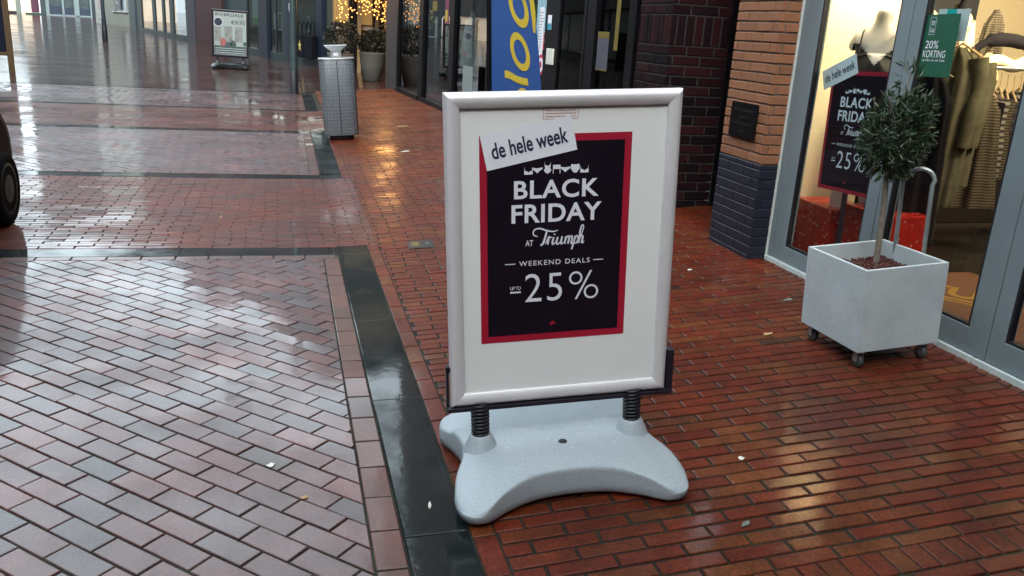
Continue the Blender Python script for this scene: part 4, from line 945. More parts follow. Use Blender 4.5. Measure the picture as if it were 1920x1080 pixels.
poster_in('yellow headed poster stand inside the dark doorway', 7.95, 1.42, .26, .36, mat('poster_grey', (.06, .065, .085), .5, 0, .4, 9), .10, ink=ink_fn(MATS['dull_yellow'] if 'dull_yellow' in MATS else mat('dull_yellow', (.14, .10, .01), .7, 0, .3, 12), lambda k: (flat(k, [(-.13, .12), (.13, .12), (.13, .18), (-.13, .18)], .003), flat(k, [(-.13, -.18), (.13, -.18), (.13, -.165), (-.13, -.165)], .003))))
poster_in('narrow yellow vertical strip inside the dark doorway', 7.62, 1.75, .08, .62, mat('dull_yellow', (.14, .10, .01), .7, 0, .3, 12), .12, cat='strip')
poster_in('yellow price card high behind the black framed glass', 13.4, 1.84, .3, .14, MATS['dull_yellow'], .5, cat='card')
poster_in('pink and yellow price card behind the black framed glass', 12.62, 1.76, .22, .34, mat('pink_card', (.16, .02, .06), .5, 0, .3, 9), .5, cat='card', ink=ink_fn(M_YEL, lambda k: flat(k, [(-.09, -.14), (.05, -.14), (.05, .02), (-.09, .02)], .003)))
mq2, bm2 = mannequin(S2(14.9)+.55, 15.05, .24, radians(-60), 'pale full length mannequin in a white slip behind the black framed window', 1.0)
k = MB(); garment(k, 0, 0, 1.36, .66, .15, .25, .13, 8, 77); k.build('slip', mat('white_slip', (.50, .52, .48), .8, 0, .1, 10), mq2)
# brick end pier between this shop and the entrance court
b = MB(); b.box((-.02, ly(18.96), .0), (.22, ly(20.3), 2.748)); b.build('end_pier', brick_wall_mat('grey_red_brick', (.020, .012, .013), (.028, .018, .018), (.03, .027, .028), rh=.075, bw=.23), D2)

# ------------------------------------------------------------------ blue banner
BN = thing('beach_flag', 'blue upright banner with big yellow letters standing behind the sign', 'banner', Matrix.Translation((1.28, 7.0, gz(1.28))))
def Lx(z): return -.0-.054*(z-1.69)          # left edge (slightly leaning pole), z above the foot
def Rx(z): return .352-.20*(z-1.69)-.055*(z-1.69)**2-.10*max(0, z-1.69)
def fxy(t, z): return (Lx(z)+(Rx(z)-Lx(z))*t, -.010*sin(t*pi*1.5+z*2.6), z)
NN = 30; vs = []; zs = [.16+i*(2.75-.16)/NN for i in range(NN+1)]
for z in zs: vs += [fxy(q/10, z) for q in range(11)]
b = MB(); b.add(vs, [(i*11+k, i*11+k+1, (i+1)*11+k+1, (i+1)*11+k) for i in range(NN) for k in range(10)], None, True)
b.build('cloth', mat('banner_blue', (.008, .055, .22), .7, 0, .10, 60, .3, 200), BN)
b = MB(); b.tube([(Lx(z)-.022, .004, z) for z in [.02+i*.2 for i in range(14)]], .019, 8); b.bbox((-.20, -.2, -.0), (.36, .2, .03), .01); b.build('pole', M_BLACK, BN)
b = MB()
def fpoly(pts): b.add([(lambda p: (p[0], p[1]-.004, p[2]))(fxy(t, z)) for t, z in pts], [tuple(range(len(pts)))])
def fring(tc, zc, rt, rz, it, iz, sl=.0, n=40, ot=0.0):
    o = []; 
    for k in range(n):
        a = 2*pi*k/n
        for r1, r2, of in ((rt, rz, 0), (it, iz, ot)):
            p = fxy(tc+of+r1*cos(a)+sl*r2*sin(a), zc+r2*sin(a)); o.append((p[0], p[1]-.004, p[2]))
    b.add(o, [(2*k, (2*k+2) % (2*n), (2*k+3) % (2*n), 2*k+1) for k in range(n)])
def fstroke(pts, w):
    P = catmull([(t*.36, z, 0) for t, z in pts], 8); m = len(P); o = []
    for i, p in enumerate(P):
        d = (P[min(i+1, m-1)]-P[max(i-1, 0)]).normalized(); u = i/(m-1)*(len(w)-1); k = min(int(u), len(w)-2); ww = w[k]*(1-u+k)+w[k+1]*(u-k)
        for sg in (1, -1):
            q = fxy((p.x-sg*d.y*ww/2)/.36, p.y+sg*d.x*ww/2); o.append((q[0], q[1]-.004, q[2]))
    b.add(o, [(2*i, 2*i+1, 2*i+3, 2*i+2) for i in range(m-1)])
fring(.60, 1.300, .19, .153, .115, .096, -.45)
fring(.62, 1.655, .21, .165, .125, .102, -.45)
fstroke([(.55, 1.93), (.80, 1.92), (.93, 1.80), (.955, 1.62), (.935, 1.455)], [.03, .035, .040, .040, .014])
fpoly([(.27, 1.148), (.27, 1.088), (.37, 1.080), (.52, 1.048), (.62, 1.036), (.745, 1.030), (.735, 1.088), (.62, 1.094), (.52, 1.106), (.37, 1.140)])
fstroke([(.34, .955), (.31, .88), (.36, .82), (.46, .84), (.52, .93), (.62, .985), (.70, .93), (.71, .85), (.66, .79)], [.03, .048, .05, .045, .045, .048, .05, .045, .025])
b.build('lettering', M_YEL, BN)
# ------------------------------------------------------------------ litter bin
LB = thing('litter_bin', 'grey studded metal litter bin with a funnel ashtray on top', 'litter bin', frameA(.392, 11.70, radians(-2)))
def rr(k, rx, ry, pw=.55): a = 2*pi*k/48; ca, sa = cos(a), sin(a); return (rx*math.copysign(abs(ca)**pw, ca), ry*math.copysign(abs(sa)**pw, sa))
M_BIN = mat('bin_grey_paint', (.125, .145, .165), .42, .3, .10, 8)
def tube_shell(mb, prof, M=None):
    vs = []
    for rx, ry, z in prof: vs += [(*rr(k, rx, ry), z) for k in range(48)]
    fs = [(i*48+k, i*48+(k+1) % 48, (i+1)*48+(k+1) % 48, (i+1)*48+k) for i in range(len(prof)-1) for k in range(48)]
    fs += [tuple(range(47, -1, -1)), tuple(range((len(prof)-1)*48, len(prof)*48))]
    mb.add(vs, fs, M, True)
BX, BY = .228, .19
b = MB(); tube_shell(b, [(BX*.99, BY*.99, .06), (BX, BY, .066), (BX, BY, 1.03), (BX*.99, BY*.99, 1.034)]); body = b.build('body', M_BIN, LB)
b = MB()
for i in range(21):
    for j in range(-5, 5):
        x = (j+.5)*.0425+(.006 if j >= 0 else -.006); z = .10+i*.0440
        if abs(x) > BX-.012: continue
        # y on the front of the shell
        y = -BY*max(0, 1-(abs(x)/BX)**(2/.55))**(.55/2)
        b.lathe([(.0088, .0), (.0080, .005), (.0050, .0085), (.0, .0100)], 8, Matrix.Translation((x, y+.001, z)) @ Matrix.Rotation(pi/2, 4, 'X'), cap=False)
b.build('studs', mat('bin_stud_glint', (.22, .245, .275), .25, .4), body)  # studs coloured lighter than the body to stand in for their glint
b = MB(); b.box((-.0045, -BY-.0025, .075), (.0045, -BY+.01, 1.025)); b.build('seam', M_BLACKPL, body)
b = MB(); tube_shell(b, [(BX*.72, BY*.75, .0), (BX*.72, BY*.75, .066)]); b.build('plinth', M_BLACKPL, LB)
b = MB(); tube_shell(b, [(BX*1.01, BY*1.02, 1.034), (BX*1.03, BY*1.04, 1.038), (BX*1.03, BY*1.04, 1.050), (BX*1.01, BY*1.02, 1.054)]); b.lathe([(.010, 0), (.010, .006)], 10, Matrix.Translation((-.075, -BY*1.0, .99)) @ Matrix.Rotation(pi/2, 4, 'X')); b.build('top_plate', M_GALV, LB)
b = MB()
lo = [(-.066, -.07), (.066, -.07), (.066, .07), (-.066, .07)]; hi = [(-.148, -.13), (.148, -.13), (.148, .13), (-.148, .13)]; hin = [(-.140, -.122), (.140, -.122), (.140, .122), (-.140, .122)]; lin = [(-.058, -.06), (.058, -.06), (.058, .06), (-.058, .06)]
zs_ = [(lo, 1.054), (lo, 1.142), (hi, 1.212), (hin, 1.212), (lin, 1.15)]
vs = [(x, y, z) for q, z in zs_ for x, y in q]
b.add(vs, [(i*4+k, i*4+(k+1) % 4, (i+1)*4+(k+1) % 4, (i+1)*4+k) for i in range(4) for k in range(4)]+[(16, 17, 18, 19)])
ash = b.build('ashtray', M_GALV, LB)
b = MB(); b.box((-.034, -.0722, 1.080), (.030, -.0702, 1.118)); b.build('sticker', M_PAPER, ash)
# ------------------------------------------------------------------ posts
M_POLE = mat('pole_teal_grey', (.045, .072, .076), .45, .3, .25, 6)
LP = thing('lamp_post', 'teal grey lamp post with a dark foot beside the star bag window', 'lamp post', frameZ(-.152, 18.99))
b = MB(); b.lathe([(.078, .44), (.076, 1.5), (.070, 6.2), (.0, 6.22)], 24); b.build('pole', M_POLE, LP)
b = MB(); b.lathe([(.090, .0), (.084, .03), (.084, .45), (.078, .46)], 24); b.build('sleeve', mat('dark_sleeve', (.012, .015, .022), .5), LP)
b = MB(); b.tube(catmull([(0, 0, 6.1), (-.05, 0, 6.5), (-.5, 0, 6.75), (-1.0, 0, 6.78)], 5), .04, 10); b.bbox((-1.6, -.14, 6.72), (-.95, .14, 6.84), .03); b.build('lamp_head', M_POLE, LP)
b = MB(); b.box((-.084, -.055, 1.66), (-.077, -.02, 1.82)); b.build('label_plate', M_PAPER, LP)
SP = thing('street_pole', 'thin dark pole standing alone in the far street', 'pole', frameZ(-8.38, 44.3))
b = MB(); b.lathe([(.10, 0), (.10, .9), (.085, 1.0), (.08, 5.0), (.0, 5.02)], 18); b.build('pole', mat('pole_blue_grey', (.022, .036, .048), .5), SP)
b = MB(); b.lathe([(.125, 0), (.118, .62), (.1, .64)], 18); b.build('sleeve', MATS['dark_sleeve'], SP)
# ------------------------------------------------------------------ the second pavement sign
RS = thing('pavement_sign', 'black framed pavement sign with a pale furnishing advert and price in the far street', 'sign', frameZ(-1.86, 26.7, 0, radians(-2)) @ Matrix.Scale(1.0, 4))
b = MB(); base_shape(b, 1.28); b.build('base', mat('black_base', (.012, .016, .018), .3, 0, .2, 8), RS)
for sx in (-1, 1):
    b = MB(); spring_shape(b, sx*.356, -.02, .22, .36, .03); b.build('spring', M_BLACKPL, RS)
RM_ = Matrix.Translation((0, -.02, .335)) @ Matrix.Rotation(radians(1.2), 4, 'Y') @ Matrix.Rotation(pi/2, 4, 'X')
RW2, RH = .505, 1.30
b = MB(); profile_frame(b, RW2, RH, [(.004, -.03), (0, -.02), (0, .006), (.006, .018), (.02, .022), (.045, .016), (.056, .010), (.058, .001)], RM_); b.box((-RW2-.02, -.02, -.03), (RW2+.03, .0, .02), RM_); b.build('frame', M_BLACKPL, RS)
b = MB(); b.box((-RW2+.01, .01, -.025), (RW2-.01, RH-.01, .0), RM_); sh2 = b.build('advert', mat('advert_white', (.30, .36, .35), .4, 0, .05, 3), RS)
b = MB()
for qx, qw in ((-.34, .17), (-.045, .21), (.24, .21)): flat(b, [(qx-qw/2, .42), (qx+qw/2, .42), (qx+qw/2, .84), (qx-qw/2, .84)], .002, RM_)
b.build('curtain_picture', mat('grey_print', (.20, .22, .21), .5, 0, .4, 9), sh2)
b = MB(); flat(b, [(-.44, .07), (.44, .07), (.44, .30), (-.44, .30)], .002, RM_)
for qx, qy, r1, r2 in ((.08, .36, .09, .1), (.40, .38, .05, .06), (-.06, .34, .13, .07)): flat(b, [(qx+r1*cos(a), qy+r2*sin(a)) for a in [2*pi*k/18 for k in range(18)]], .003, RM_)
b.build('table_picture', mat('dark_green_print2', (.05, .085, .085), .5, 0, .5, 14), sh2)
b = MB(); flat(b, [(-.20+.085*cos(a), .40+.12*sin(a)) for a in [2*pi*k/18 for k in range(18)]], .004, RM_); b.build('vase_picture', mat('pink_print', (.30, .10, .09), .5, 0, .6, 18), sh2)
b = MB()
for y in (.10, .16, .22): flat(b, [(-.42, y), (.42, y), (.42, y+.015), (-.42, y+.015)], .003, RM_)
b.build('shelf_lines', mat('pale_print', (.45, .50, .50), .5), sh2)
b = MB(); fit_text(b, 'RIVERDALE', -.39, 1.115, .37, 1.20, .003, bold=.01, spacing=1.15, M=RM_); fit_text(b, '€9,95', .03, .80+.09, .41, .98+.04, .003, bold=.0, M=RM_); fit_text(b, 'v.a.', .22, 1.045, .38, 1.065, .003, M=RM_); b.build('lettering', mat('ink_black', (.015, .018, .022), .5), sh2)
b = MB(); flat(b, [(-.32+.135*cos(a), .95+.135*sin(a)) for a in [2*pi*k/28 for k in range(28)]], .004, RM_); bd = b.build('badge', mat('badge_ring', (.48, .50, .54), .5), sh2)
b = MB(); flat(b, [(-.32+.108*cos(a), .95+.108*sin(a)) for a in [2*pi*k/28 for k in range(28)]], .005, RM_); b.build('badge_disc', mat('badge_navy', (.02, .022, .05), .5), bd)
b = MB(); fit_text(b, 'ACTIE', -.40, .93, -.24, .99, .006, M=RM_)
# ------------------------------------------------------------------ chalkboard at the left edge
CB = thing('chalkboard', 'dark blue chalkboard in a wooden frame at the left edge of the street', 'board', frameZ(-6.5, 21.07, 0, radians(3)))
b = MB(); b.bbox((.36, -.03, 0), (.475, .03, 2.0), .006); b.bbox((-.475, -.03, 0), (-.36, .03, 2.0), .006); b.bbox((-.358, -.026, .385), (.358, .026, .46), .006); b.bbox((-.358, -.026, 1.9), (.358, .026, 1.98), .006); b.build('wooden_frame', mat('tan_wood', (.15, .09, .04), .5, 0, .25, 12, .2, 60, stretch=(6, 6, 1)), CB)
b = MB(); b.box((-.358, -.01, .461), (.358, .01, 1.899)); b.build('board', mat('board_navy', (.005, .010, .026), .4, 0, .2, 10), CB)
b = MB()
for k in range(9): 
    z = 1.8-k*.13; x = -.3
    while x < .26: w = random.uniform(.03, .1); b.box((x, -.0125, z), (x+w, -.0105, z+.018)); x += w+.03
b.build('chalk_marks', mat('chalk', (.30, .34, .40), .9), CB)
# ------------------------------------------------------------------ dark car at the left edge
CR = thing('parked_car', 'small black car of which only the wheel end shows at the left edge', 'car', frameZ(-3.07, 5.31, 0))
prof = [(-1.72, .30), (-1.76, .62), (-1.70, .86), (-1.45, .98), (-.85, 1.45), (.20, 1.50), (.85, 1.06), (1.30, .96), (1.60, .80), (1.77, .62), (1.78, .36), (1.70, .24), (1.45, .20), (-1.5, .20)]
b = MB(); bm = bmesh.new()
P2 = [(p.x, p.y) for p in catmull([(y, z, 0) for y, z in prof], 5, True)]
secs = [(-.78, .90), (-.76, .955), (-.70, .99), (-.5, 1.0), (.5, 1.0), (.70, .99), (.76, .955), (.78, .90)]
vs = []
for x, k in secs:
    for y, z in P2:
        xx = x*(1-.20*max(0, (z-.9)/.6)); vs.append((xx, y*k, .2+(z-.2)*(k if z > 1.0 else min(1, k+.03))))
n = len(P2)
b.add(vs, [(i*n+k, i*n+(k+1) % n, (i+1)*n+(k+1) % n, (i+1)*n+k) for i in range(len(secs)-1) for k in range(n)], None, True)
b.add(vs[:n], [tuple(range(n-1, -1, -1))]); b.add(vs[-n:], [tuple(range(n))])
b.build('body', mat('black_car_paint', (.003, .003, .004), .5, 0, 0, spec=.15), CR)
for sx in (-1, 1):
    for y in (-1.18, 1.40):
        b = MB(); WMx = Matrix.Translation((sx*.735, y, .262)) @ Matrix.Rotation(sx*pi/2, 4, 'Y')
        b.lathe([(.185, -.08), (.245, -.08), (.262, -.05), (.262, .05), (.245, .072), (.200, .078), (.188, .070)], 32, WMx); wh = b.build('wheel', mat('tyre_rubber', (.004, .004, .005), .8, spec=.08), CR)
        b = MB(); b.lathe([(.188, .060), (.186, .072), (.12, .066), (.05, .080), (.0, .082)], 28, WMx, cap=False); b.build('hubcap', mat('hubcap_grey', (.045, .060, .052), .5, .3, .5, 14), wh)
b = MB(); b.box((.63, -.75, 1.02), (.655, .35, 1.36)); b.box((-.655, -.75, 1.02), (-.63, .35, 1.36)); b.build('side_window', mat('dark_window', (.01, .012, .014), .05), CR)
for sx in (-1, 1):
    b = MB(); b.bbox((sx*.44, 1.62, .60), (sx*.72, 1.72, .76), .03); b.build('headlight', mat('lamp_glass', (.35, .37, .38), .1), CR)

# ------------------------------------------------------------------ entrance court with potted shrubs and string lights
M_WARMW = mat('court_wall', (.09, .066, .038), .8, 0, .15, 4)
CT = thing('entrance_front', 'recessed shop entrance with warm cream walls behind the string lights', 'entrance')
b = MB(); b.box((1.0, 25.6, 0), (7, 25.9, 9.0)); b.box((3.9, 19.3, .1), (4.0, 25.6, 9.0)); b.build('wall', M_WARMW, CT)
b = MB(); b.box((1.0, 20.2, 3.0), (3.9, 25.6, 3.1)); b.build('canopy', M_CEIL, CT)
for x0, x1 in ((1.46, 1.645), (2.12, 2.40), (3.1, 3.3)):
    b = MB(); b.bbox((x0, 25.3, .05), (x1, 25.5, 3.0), .01); b.build('dark_post', M_BLACK, CT)
b = MB(); b.bbox((1.655, 25.35, .05), (1.775, 25.5, 3.0), .008); b.bbox((1.776, 25.4, 2.2), (2.11, 25.5, 2.3), .008); b.build('door_frame', mat('cream_door_frame', (.26, .19, .10), .6), CT)
for x0, x1, z0, z1 in ((1.02, 1.44, 1.5, 2.6), (1.80, 2.10, 1.45, 2.7), (2.45, 3.05, 1.4, 2.7)):
    b = MB(); b.box((x0, 25.56, z0), (x1, 25.598, z1)); w_ = b.build('window', mat('warm_lit_window', (.20, .12, .04), .4, emit=.35), CT)
b = MB(); b.bbox((1.0, 25.5, 1.3), (3.2, 25.59, 1.4), .004); b.build('sill', mat('stone_sill', (.32, .28, .22), .7), CT)
M_SHRUB = island_mat('shrub_leaves', [(0, (.003, .006, .003)), (.6, (.006, .010, .005)), (1, (.014, .019, .010))], .5, .1, 20, 0, 50)
M_POT = mat('stone_pot', (.085, .085, .075), .8, 0, .18, 5, .4, 40)
for x, y, r_, zc, lab in ((1.76, 21.9, .34, 1.02, 'round dark shrub in a tall pale pot beside the brick end pier'), (.98, 21.7, .38, 1.16, 'round dark shrub in a pale pot behind the litter bin')):
    o = thing('potted_shrub', lab, 'shrub', frameZ(x, y, gz(x)), 'potted shrubs by the recessed entrance')
    b = MB(); b.lathe([(.18, 0), (.20, .02), (.29, .40), (.315, .66), (.325, .70), (.30, .70), (.285, .62), (.0, .60)], 32, cap=False); b.build('pot', M_POT, o)
    b = MB(); leaf_cloud(b, (0, 0, zc-.1), r_, r_, r_*.85, 1500, .075, .035, int(x*100), core=.5); b.build('crown', M_SHRUB, o)
    b = MB(); b.tube([(0, 0, .55), (.01, 0, zc-.15)], .03, 8)
    for k in range(7): a = k*.9; b.tube(catmull([(0, 0, zc-.3), (.1*cos(a), .1*sin(a), zc-.05), (.24*cos(a), .24*sin(a), zc+.1)], 4), .008, 5)
    b.build('trunk', M_BARK, o)
BT = thing('bare_tree', 'dark bare branched tree carrying the string lights beside the brick end pier', 'tree', frameZ(1.9, 22.3, gz(1.9)))
b = MB(); rnd = random.Random(4); b.tube(catmull([(0, 0, 0), (-.02, 0, .9), (.03, .0, 1.7), (0, 0, 2.6), (.02, 0, 3.4)], 5), [.075-.0028*i for i in range(21)], 10)
for k in range(16):
    z = 1.15+k*.13; a = rnd.uniform(0, 6.3); L = rnd.uniform(.5, 1.0)*(1 if k < 11 else .7); e = Vector((L*cos(a), L*.5*sin(a), z+rnd.uniform(.35, .8)))
    m_ = Vector((L*.45*cos(a), L*.25*sin(a), z+.18)); b.tube(catmull([(0, 0, z), m_, e], 5), [.022-.0018*i for i in range(11)], 6)
    for q in range(3):
        a2 = a+rnd.uniform(-1, 1); b.tube([m_.lerp(e, q*.3+.2), m_.lerp(e, q*.3+.2)+Vector((.3*cos(a2), .2*sin(a2), .22))], .006, 5)
b.build('trunk', mat('dark_bark', (.03, .024, .018), .9, 0, .3, 20), BT)
STR = thing('string_lights', 'curtain of warm fairy lights hanging in front of the recessed entrance', 'string lights', frameZ(0, 0, 0))
M_BULB = mat('warm_bulb', (1.0, .45, .10), .4, emit=1.1); M_BULB.cycles.emission_sampling = 'NONE'
rnd = random.Random(12); pts = []
for k in range(900):
    x = rnd.uniform(.90, 3.15); z = 1.38+rnd.random()**1.15*1.75; y = 21.15+rnd.uniform(-.35, .75)
    if z < 1.42+.22*abs(sin(x*3.1))+rnd.uniform(0, .15): continue
    if 2.10 < x < 2.30 and rnd.random() < .4: continue
    pts.append((x, y, z))
ico = bmesh.new(); bmesh.ops.create_icosphere(ico, subdivisions=1, radius=1); IV = [v.co.copy() for v in ico.verts]; IF = [tuple(v.index for v in f.verts) for f in ico.faces]; ico.free()
one = MB(); one.add([v*.0165 for v in IV], IF, None, True); bulb0 = one.build('bulb', M_BULB, STR)
pts.sort(key=lambda p: p[2]); bulb0.location = pts[0]
for p in pts[1:100]:
    c = bulb0.copy(); COL.objects.link(c); c.parent = STR; c.location = p
rest = MB()
for p in pts[100:]: rest.add([v*.0165+Vector(p) for v in IV], IF, None, True)
ro = rest.build('bulbs', M_BULB, STR); ro['kind'] = 'stuff'
wire = MB(); byx = sorted(pts)
for i in range(0, len(byx)-6, 6): wire.tube([byx[i], (byx[i][0], byx[i][1], 3.15)], .003, 4)
wire.build('wires', M_BLACKPL, STR)
l = bpy.data.lights.new('glow', 'POINT'); l.energy = 45; l.color = (1, .50, .16); l.shadow_soft_size = .5; lo = bpy.data.objects.new('glow', l); COL.objects.link(lo); lo.parent = STR; lo.location = (2.0, 21.6, 2.3)

# ------------------------------------------------------------------ long shop row along the far street
YC = atan2(.286, .958)
MC = frameZ(.84, 28.0, 0, YC)
def lc(y): return (y-28.0)/.958
M_TEAL = mat('teal_shop_paint', (.013, .029, .033), .5, 0, .15, 3); M_NAVY = mat('navy_shop_paint', (.006, .011, .024), .45, 0, .2, 3)
M_RBR2 = brick_wall_mat('plum_brick_wall', (.034, .008, .011), (.045, .011, .013), (.028, .018, .018), rh=.07, bw=.22)
ROW = thing('shop_building', 'long row of teal painted shopfronts with a plum brick pier in the far street', 'shop', MC)
b = MB(); b.box((.06, lc(28), 2.9), (6, lc(46.4), 10.5)); b.box((.065, lc(46.4), 2.9), (6, lc(66), 14)); b.build('wall', M_RBR2, ROW)
b = MB(); b.box((-.14, lc(40.2), -.05), (.5, lc(45.3), 2.9)); b.build('brick_pier', M_RBR2, ROW)
def cbox(mb, ya, yb, z0, z1, x0=0.0, x1=.12): mb.bbox((x0, lc(ya), z0), (x1, lc(yb), z1), .006)
for ya, yb in ((31.65, 32.2), (36.75, 40.19), (47.45, 48.0), (51.5, 52.5), (54.1, 54.7), (57.0, 57.9), (61.9, 64.0)): b = MB(); cbox(b, ya, yb, -.05, 2.9); b.build('post', M_TEAL, ROW)
for ya, yb in ((28.5, 31.2), (32.2, 33.8), (34.95, 36.74), (48.0, 51.49), (52.51, 54.09), (54.71, 56.99), (57.91, 61.89)):
    b = MB(); cbox(b, ya+.01, yb-.01, -.05, .27, .01, .14); b.build('riser', M_TEAL, ROW); b = MB(); cbox(b, ya+.01, yb-.01, 2.72, 2.9, .01, .14); b.build('lintel', M_TEAL, ROW)
for q in ((28.0, 28.5, -.05, 2.9, -.06, .12), (31.22, 31.64, -.05, 2.9, -.05, .12), (33.82, 34.93, -.05, 2.9, -.06, .12), (45.32, 47.44, -.05, 2.9, -.16, .2), (32.95, 33.05, .27, 2.7, .03, .09)): b = MB(); cbox(b, *q); b.build('navy_post', M_NAVY, ROW)
b = MB(); cbox(b, 64.01, 66.5, -.05, 9.7, -.10, .4); b.build('pale_pilaster', mat('pale_blue_pilaster', (.045, .07, .082), .6, 0, .1, 3), ROW)
for ya, yb in ((28.5, 31.2), (32.2, 33.8), (34.95, 36.74), (48.0, 51.49), (52.51, 54.09), (54.71, 56.99), (57.91, 61.89)):
    k = MB(); k.box((.05, lc(ya), .28), (.06, lc(yb), 2.72)); k.build('pane', M_GLASSD, ROW)
b = MB(); b.box((3.0, lc(28.2), 0), (3.1, lc(66), 2.9)); b.box((.1, lc(28.2), 2.86), (3, lc(66), 2.9)); b.build('interior_wall', mat('interior_grey', (.055, .068, .064), .85, 0, .5, .8), ROW)
b = MB(); b.box((.1, lc(28.2), -.05), (3.0, lc(66), .24)); b.build('shop_floor', MATS['grey_shop_floor'], ROW)
b = MB()
for ya, yb, z1 in ((32.3, 33.7, .95), (48.1, 51.4, .95), (52.6, 54.0, .9), (54.8, 56.9, .95), (58, 61.8, 1.0), (35, 36.6, .9)): b.box((.35, lc(ya), .24), (.40, lc(yb), z1))
b.build('display_back', mat('beige_panel', (.085, .085, .072), .7, 0, .15, 2), ROW)
l = bpy.data.lights.new('shop_glow', 'AREA'); l.energy = 120; l.size = 1.5; l.shape = 'RECTANGLE'; l.size_y = 30; l.color = (1, .93, .8); lo = bpy.data.objects.new('shop_glow', l); COL.objects.link(lo); lo.parent = ROW; lo.location = (1.6, lc(46), 2.8)
b = MB(); b.box((1.55, lc(30), 2.80), (1.65, lc(64), 2.83)); b.build('strip_lamp', mat('strip_lamp_white', (1, .95, .85), .5, emit=4), ROW)
def cface(name, lab, cat, y, z, w, h, m, off=.03, ink=None, group=None):
    o = thing(name, lab, cat, MC @ Matrix(((0, 0, -1, off), (-1, 0, 0, lc(y)), (0, 1, 0, z), (0, 0, 0, 1))), group)
    k = MB(); k.box((-w/2, -h/2, 0), (w/2, h/2, .012)); k.build('face', m, o)
    if ink: k = MB(); ink(k); k.build('print', ink.m, o)
    return o
cface('window_poster', 'white and green poster in the teal window behind the far advert sign', 'poster', 35.9, 1.62, 1.4, .95, M_WHITEBOARD, .2, ink_fn(mat('poster_green', (.05, .30, .08), .5, 0, .3, 4), lambda k: (flat(k, [(.1, -.47), (.7, -.47), (.7, .47), (.35, .47), (.1, .1)], .014), flat(k, [(-.7, -.47), (.1, -.47), (.1, -.2), (-.7, -.2)], .014))))
o = thing('wall_lantern', 'pale square lantern frame hanging in the teal shop window', 'lantern', MC @ Matrix.Translation((.3, lc(33.4), 1.05)))
b = MB()
for sx in (-.13, .13):
    for sy in (-.2, .2): b.box((sx-.02, sy-.025, 0), (sx+.02, sy+.025, .62))
for z in (0, .58): b.box((-.15, -.225, z), (.15, .225, z+.04))
b.build('lantern_frame', mat('lantern_white', (.45, .50, .50), .5), o)
for i, (yy, sz, lab) in enumerate(((29.55, 1.0, 'black shopping bag with a big gold star hanging nearest the lamp post'), (28.75, .98, 'plain black shopping bag hanging right of the star bag'))):
    o = thing('shopping_bag', lab, 'bag', MC @ Matrix.Translation((-.16, lc(yy), .30)), 'black bags hanging outside the teal shop')
    k = MB(); hw = .40; k.bbox((-.09, -hw, 0), (.09, hw, .72), .03); k.build('bag', mat('black_bag', (.004, .004, .008), .8, 0, .2, 8, spec=.1), o)
    k = MB()
    for sx in (-.07, .07): k.tube(catmull([(sx, -.22, .70), (sx, -.16, 1.0), (sx, 0, 1.12), (sx, .16, 1.0), (sx, .22, .70)], 5), .014, 6)
    k.build('handles', MATS['black_bag'], o)
    if i == 0:
        k = MB(); st = []
        for q in range(10): a = pi/2+q*pi/5; r_ = .19 if q % 2 == 0 else .076; st.append((r_*cos(a), r_*sin(a)))
        k.prism(st, 0, .006, Matrix(((0, 0, -1, -.091), (-1, 0, 0, -.02), (0, 1, 0, .36), (0, 0, 0, 1)))); k.build('gold_star', mat('gold_print', (.50, .40, .13), .45), o)
for i, (yy, zz, w, h) in enumerate(((30.6, 1.35, .35, .5), (29.2, 1.5, .3, .45), (30.9, 1.0, .2, .2), (33.0, 1.6, .3, .4))):
    cface('picture_frame', ['small pale picture frame hanging high in the star bag window', 'white picture frame on the display wall above the star bag', 'tiny picture frame low in the star bag window', 'pale picture card in the lantern window'][i], 'frame', yy, zz, w, h, mat('frame_pale', (.34, .38, .36), .5), .4+.05*i, ink_fn(mat('frame_dark', (.05, .07, .06), .5), (lambda ww, hh: lambda k: flat(k, [(-ww*.38, -hh*.38), (ww*.38, -hh*.38), (ww*.38, hh*.38), (-ww*.38, hh*.38)], .014))(w, h)))
cface('wall_shelf', 'green cloth patch beside the picture frames in the star bag window', 'cloth', 29.0, 1.15, .5, .22, mat('leaf_green', (.03, .20, .06), .6), .35)
# ------------------------------------------------------------------ white shopfront and the shops closing the street
d_ = Vector((-16.246+11.967, 83.009-74.336)); LWH = d_.length
MW = frameZ(-11.967, 74.336, 0, atan2(4.279, 8.673))
WH = thing('shop_building', 'white painted shopfront with panelled door and dark lettered sign far down the street', 'shop', MW)
M_WPAINT = mat('white_shop_paint', (.20, .22, .195), .7, 0, .08, 1.5)
b = MB(); b.box((0, 0, -.05), (5, 5.6, 1.05)); b.box((0, 0, 1.05), (5, .55, 3)); b.box((0, 3.6, 1.05), (5, 5.6, 3)); b.box((0, 0, 3), (5, LWH+1, 17)); b.box((0, 5.6, -.05), (.3, 6.0, 3)); b.build('wall', M_WPAINT, WH)
b = MB(); b.box((-.1, .2, 1.05), (.05, 3.9, 1.14)); b.build('sill', mat('white_sill', (.34, .37, .35), .5), WH)
b = MB(); b.box((.1, .56, 1.14), (.12, 3.59, 3)); b.build('window', mat('grey_window', (.12, .16, .18), .15, 0, .4, 1), WH)
b = MB(); b.box((-.02, 1.9, 1.22), (.08, 3.5, 3)); sg = b.build('dark_sign', mat('dark_sign', (.03, .032, .045), .4), WH)
b = MB(); TM = Matrix(((0, 0, -1, -.022), (-1, 0, 0, 2.7), (0, 1, 0, 0), (0, 0, 0, 1)))
fit_text(b, 'G', -.42, 1.68, .10, 2.08, .002, bold=.02, M=TM); fit_text(b, 'NO', -.42, 2.2, .30, 2.58, .002, bold=.02, M=TM); b.build('lettering', mat('sign_grey_ink', (.42, .44, .46), .5), sg)
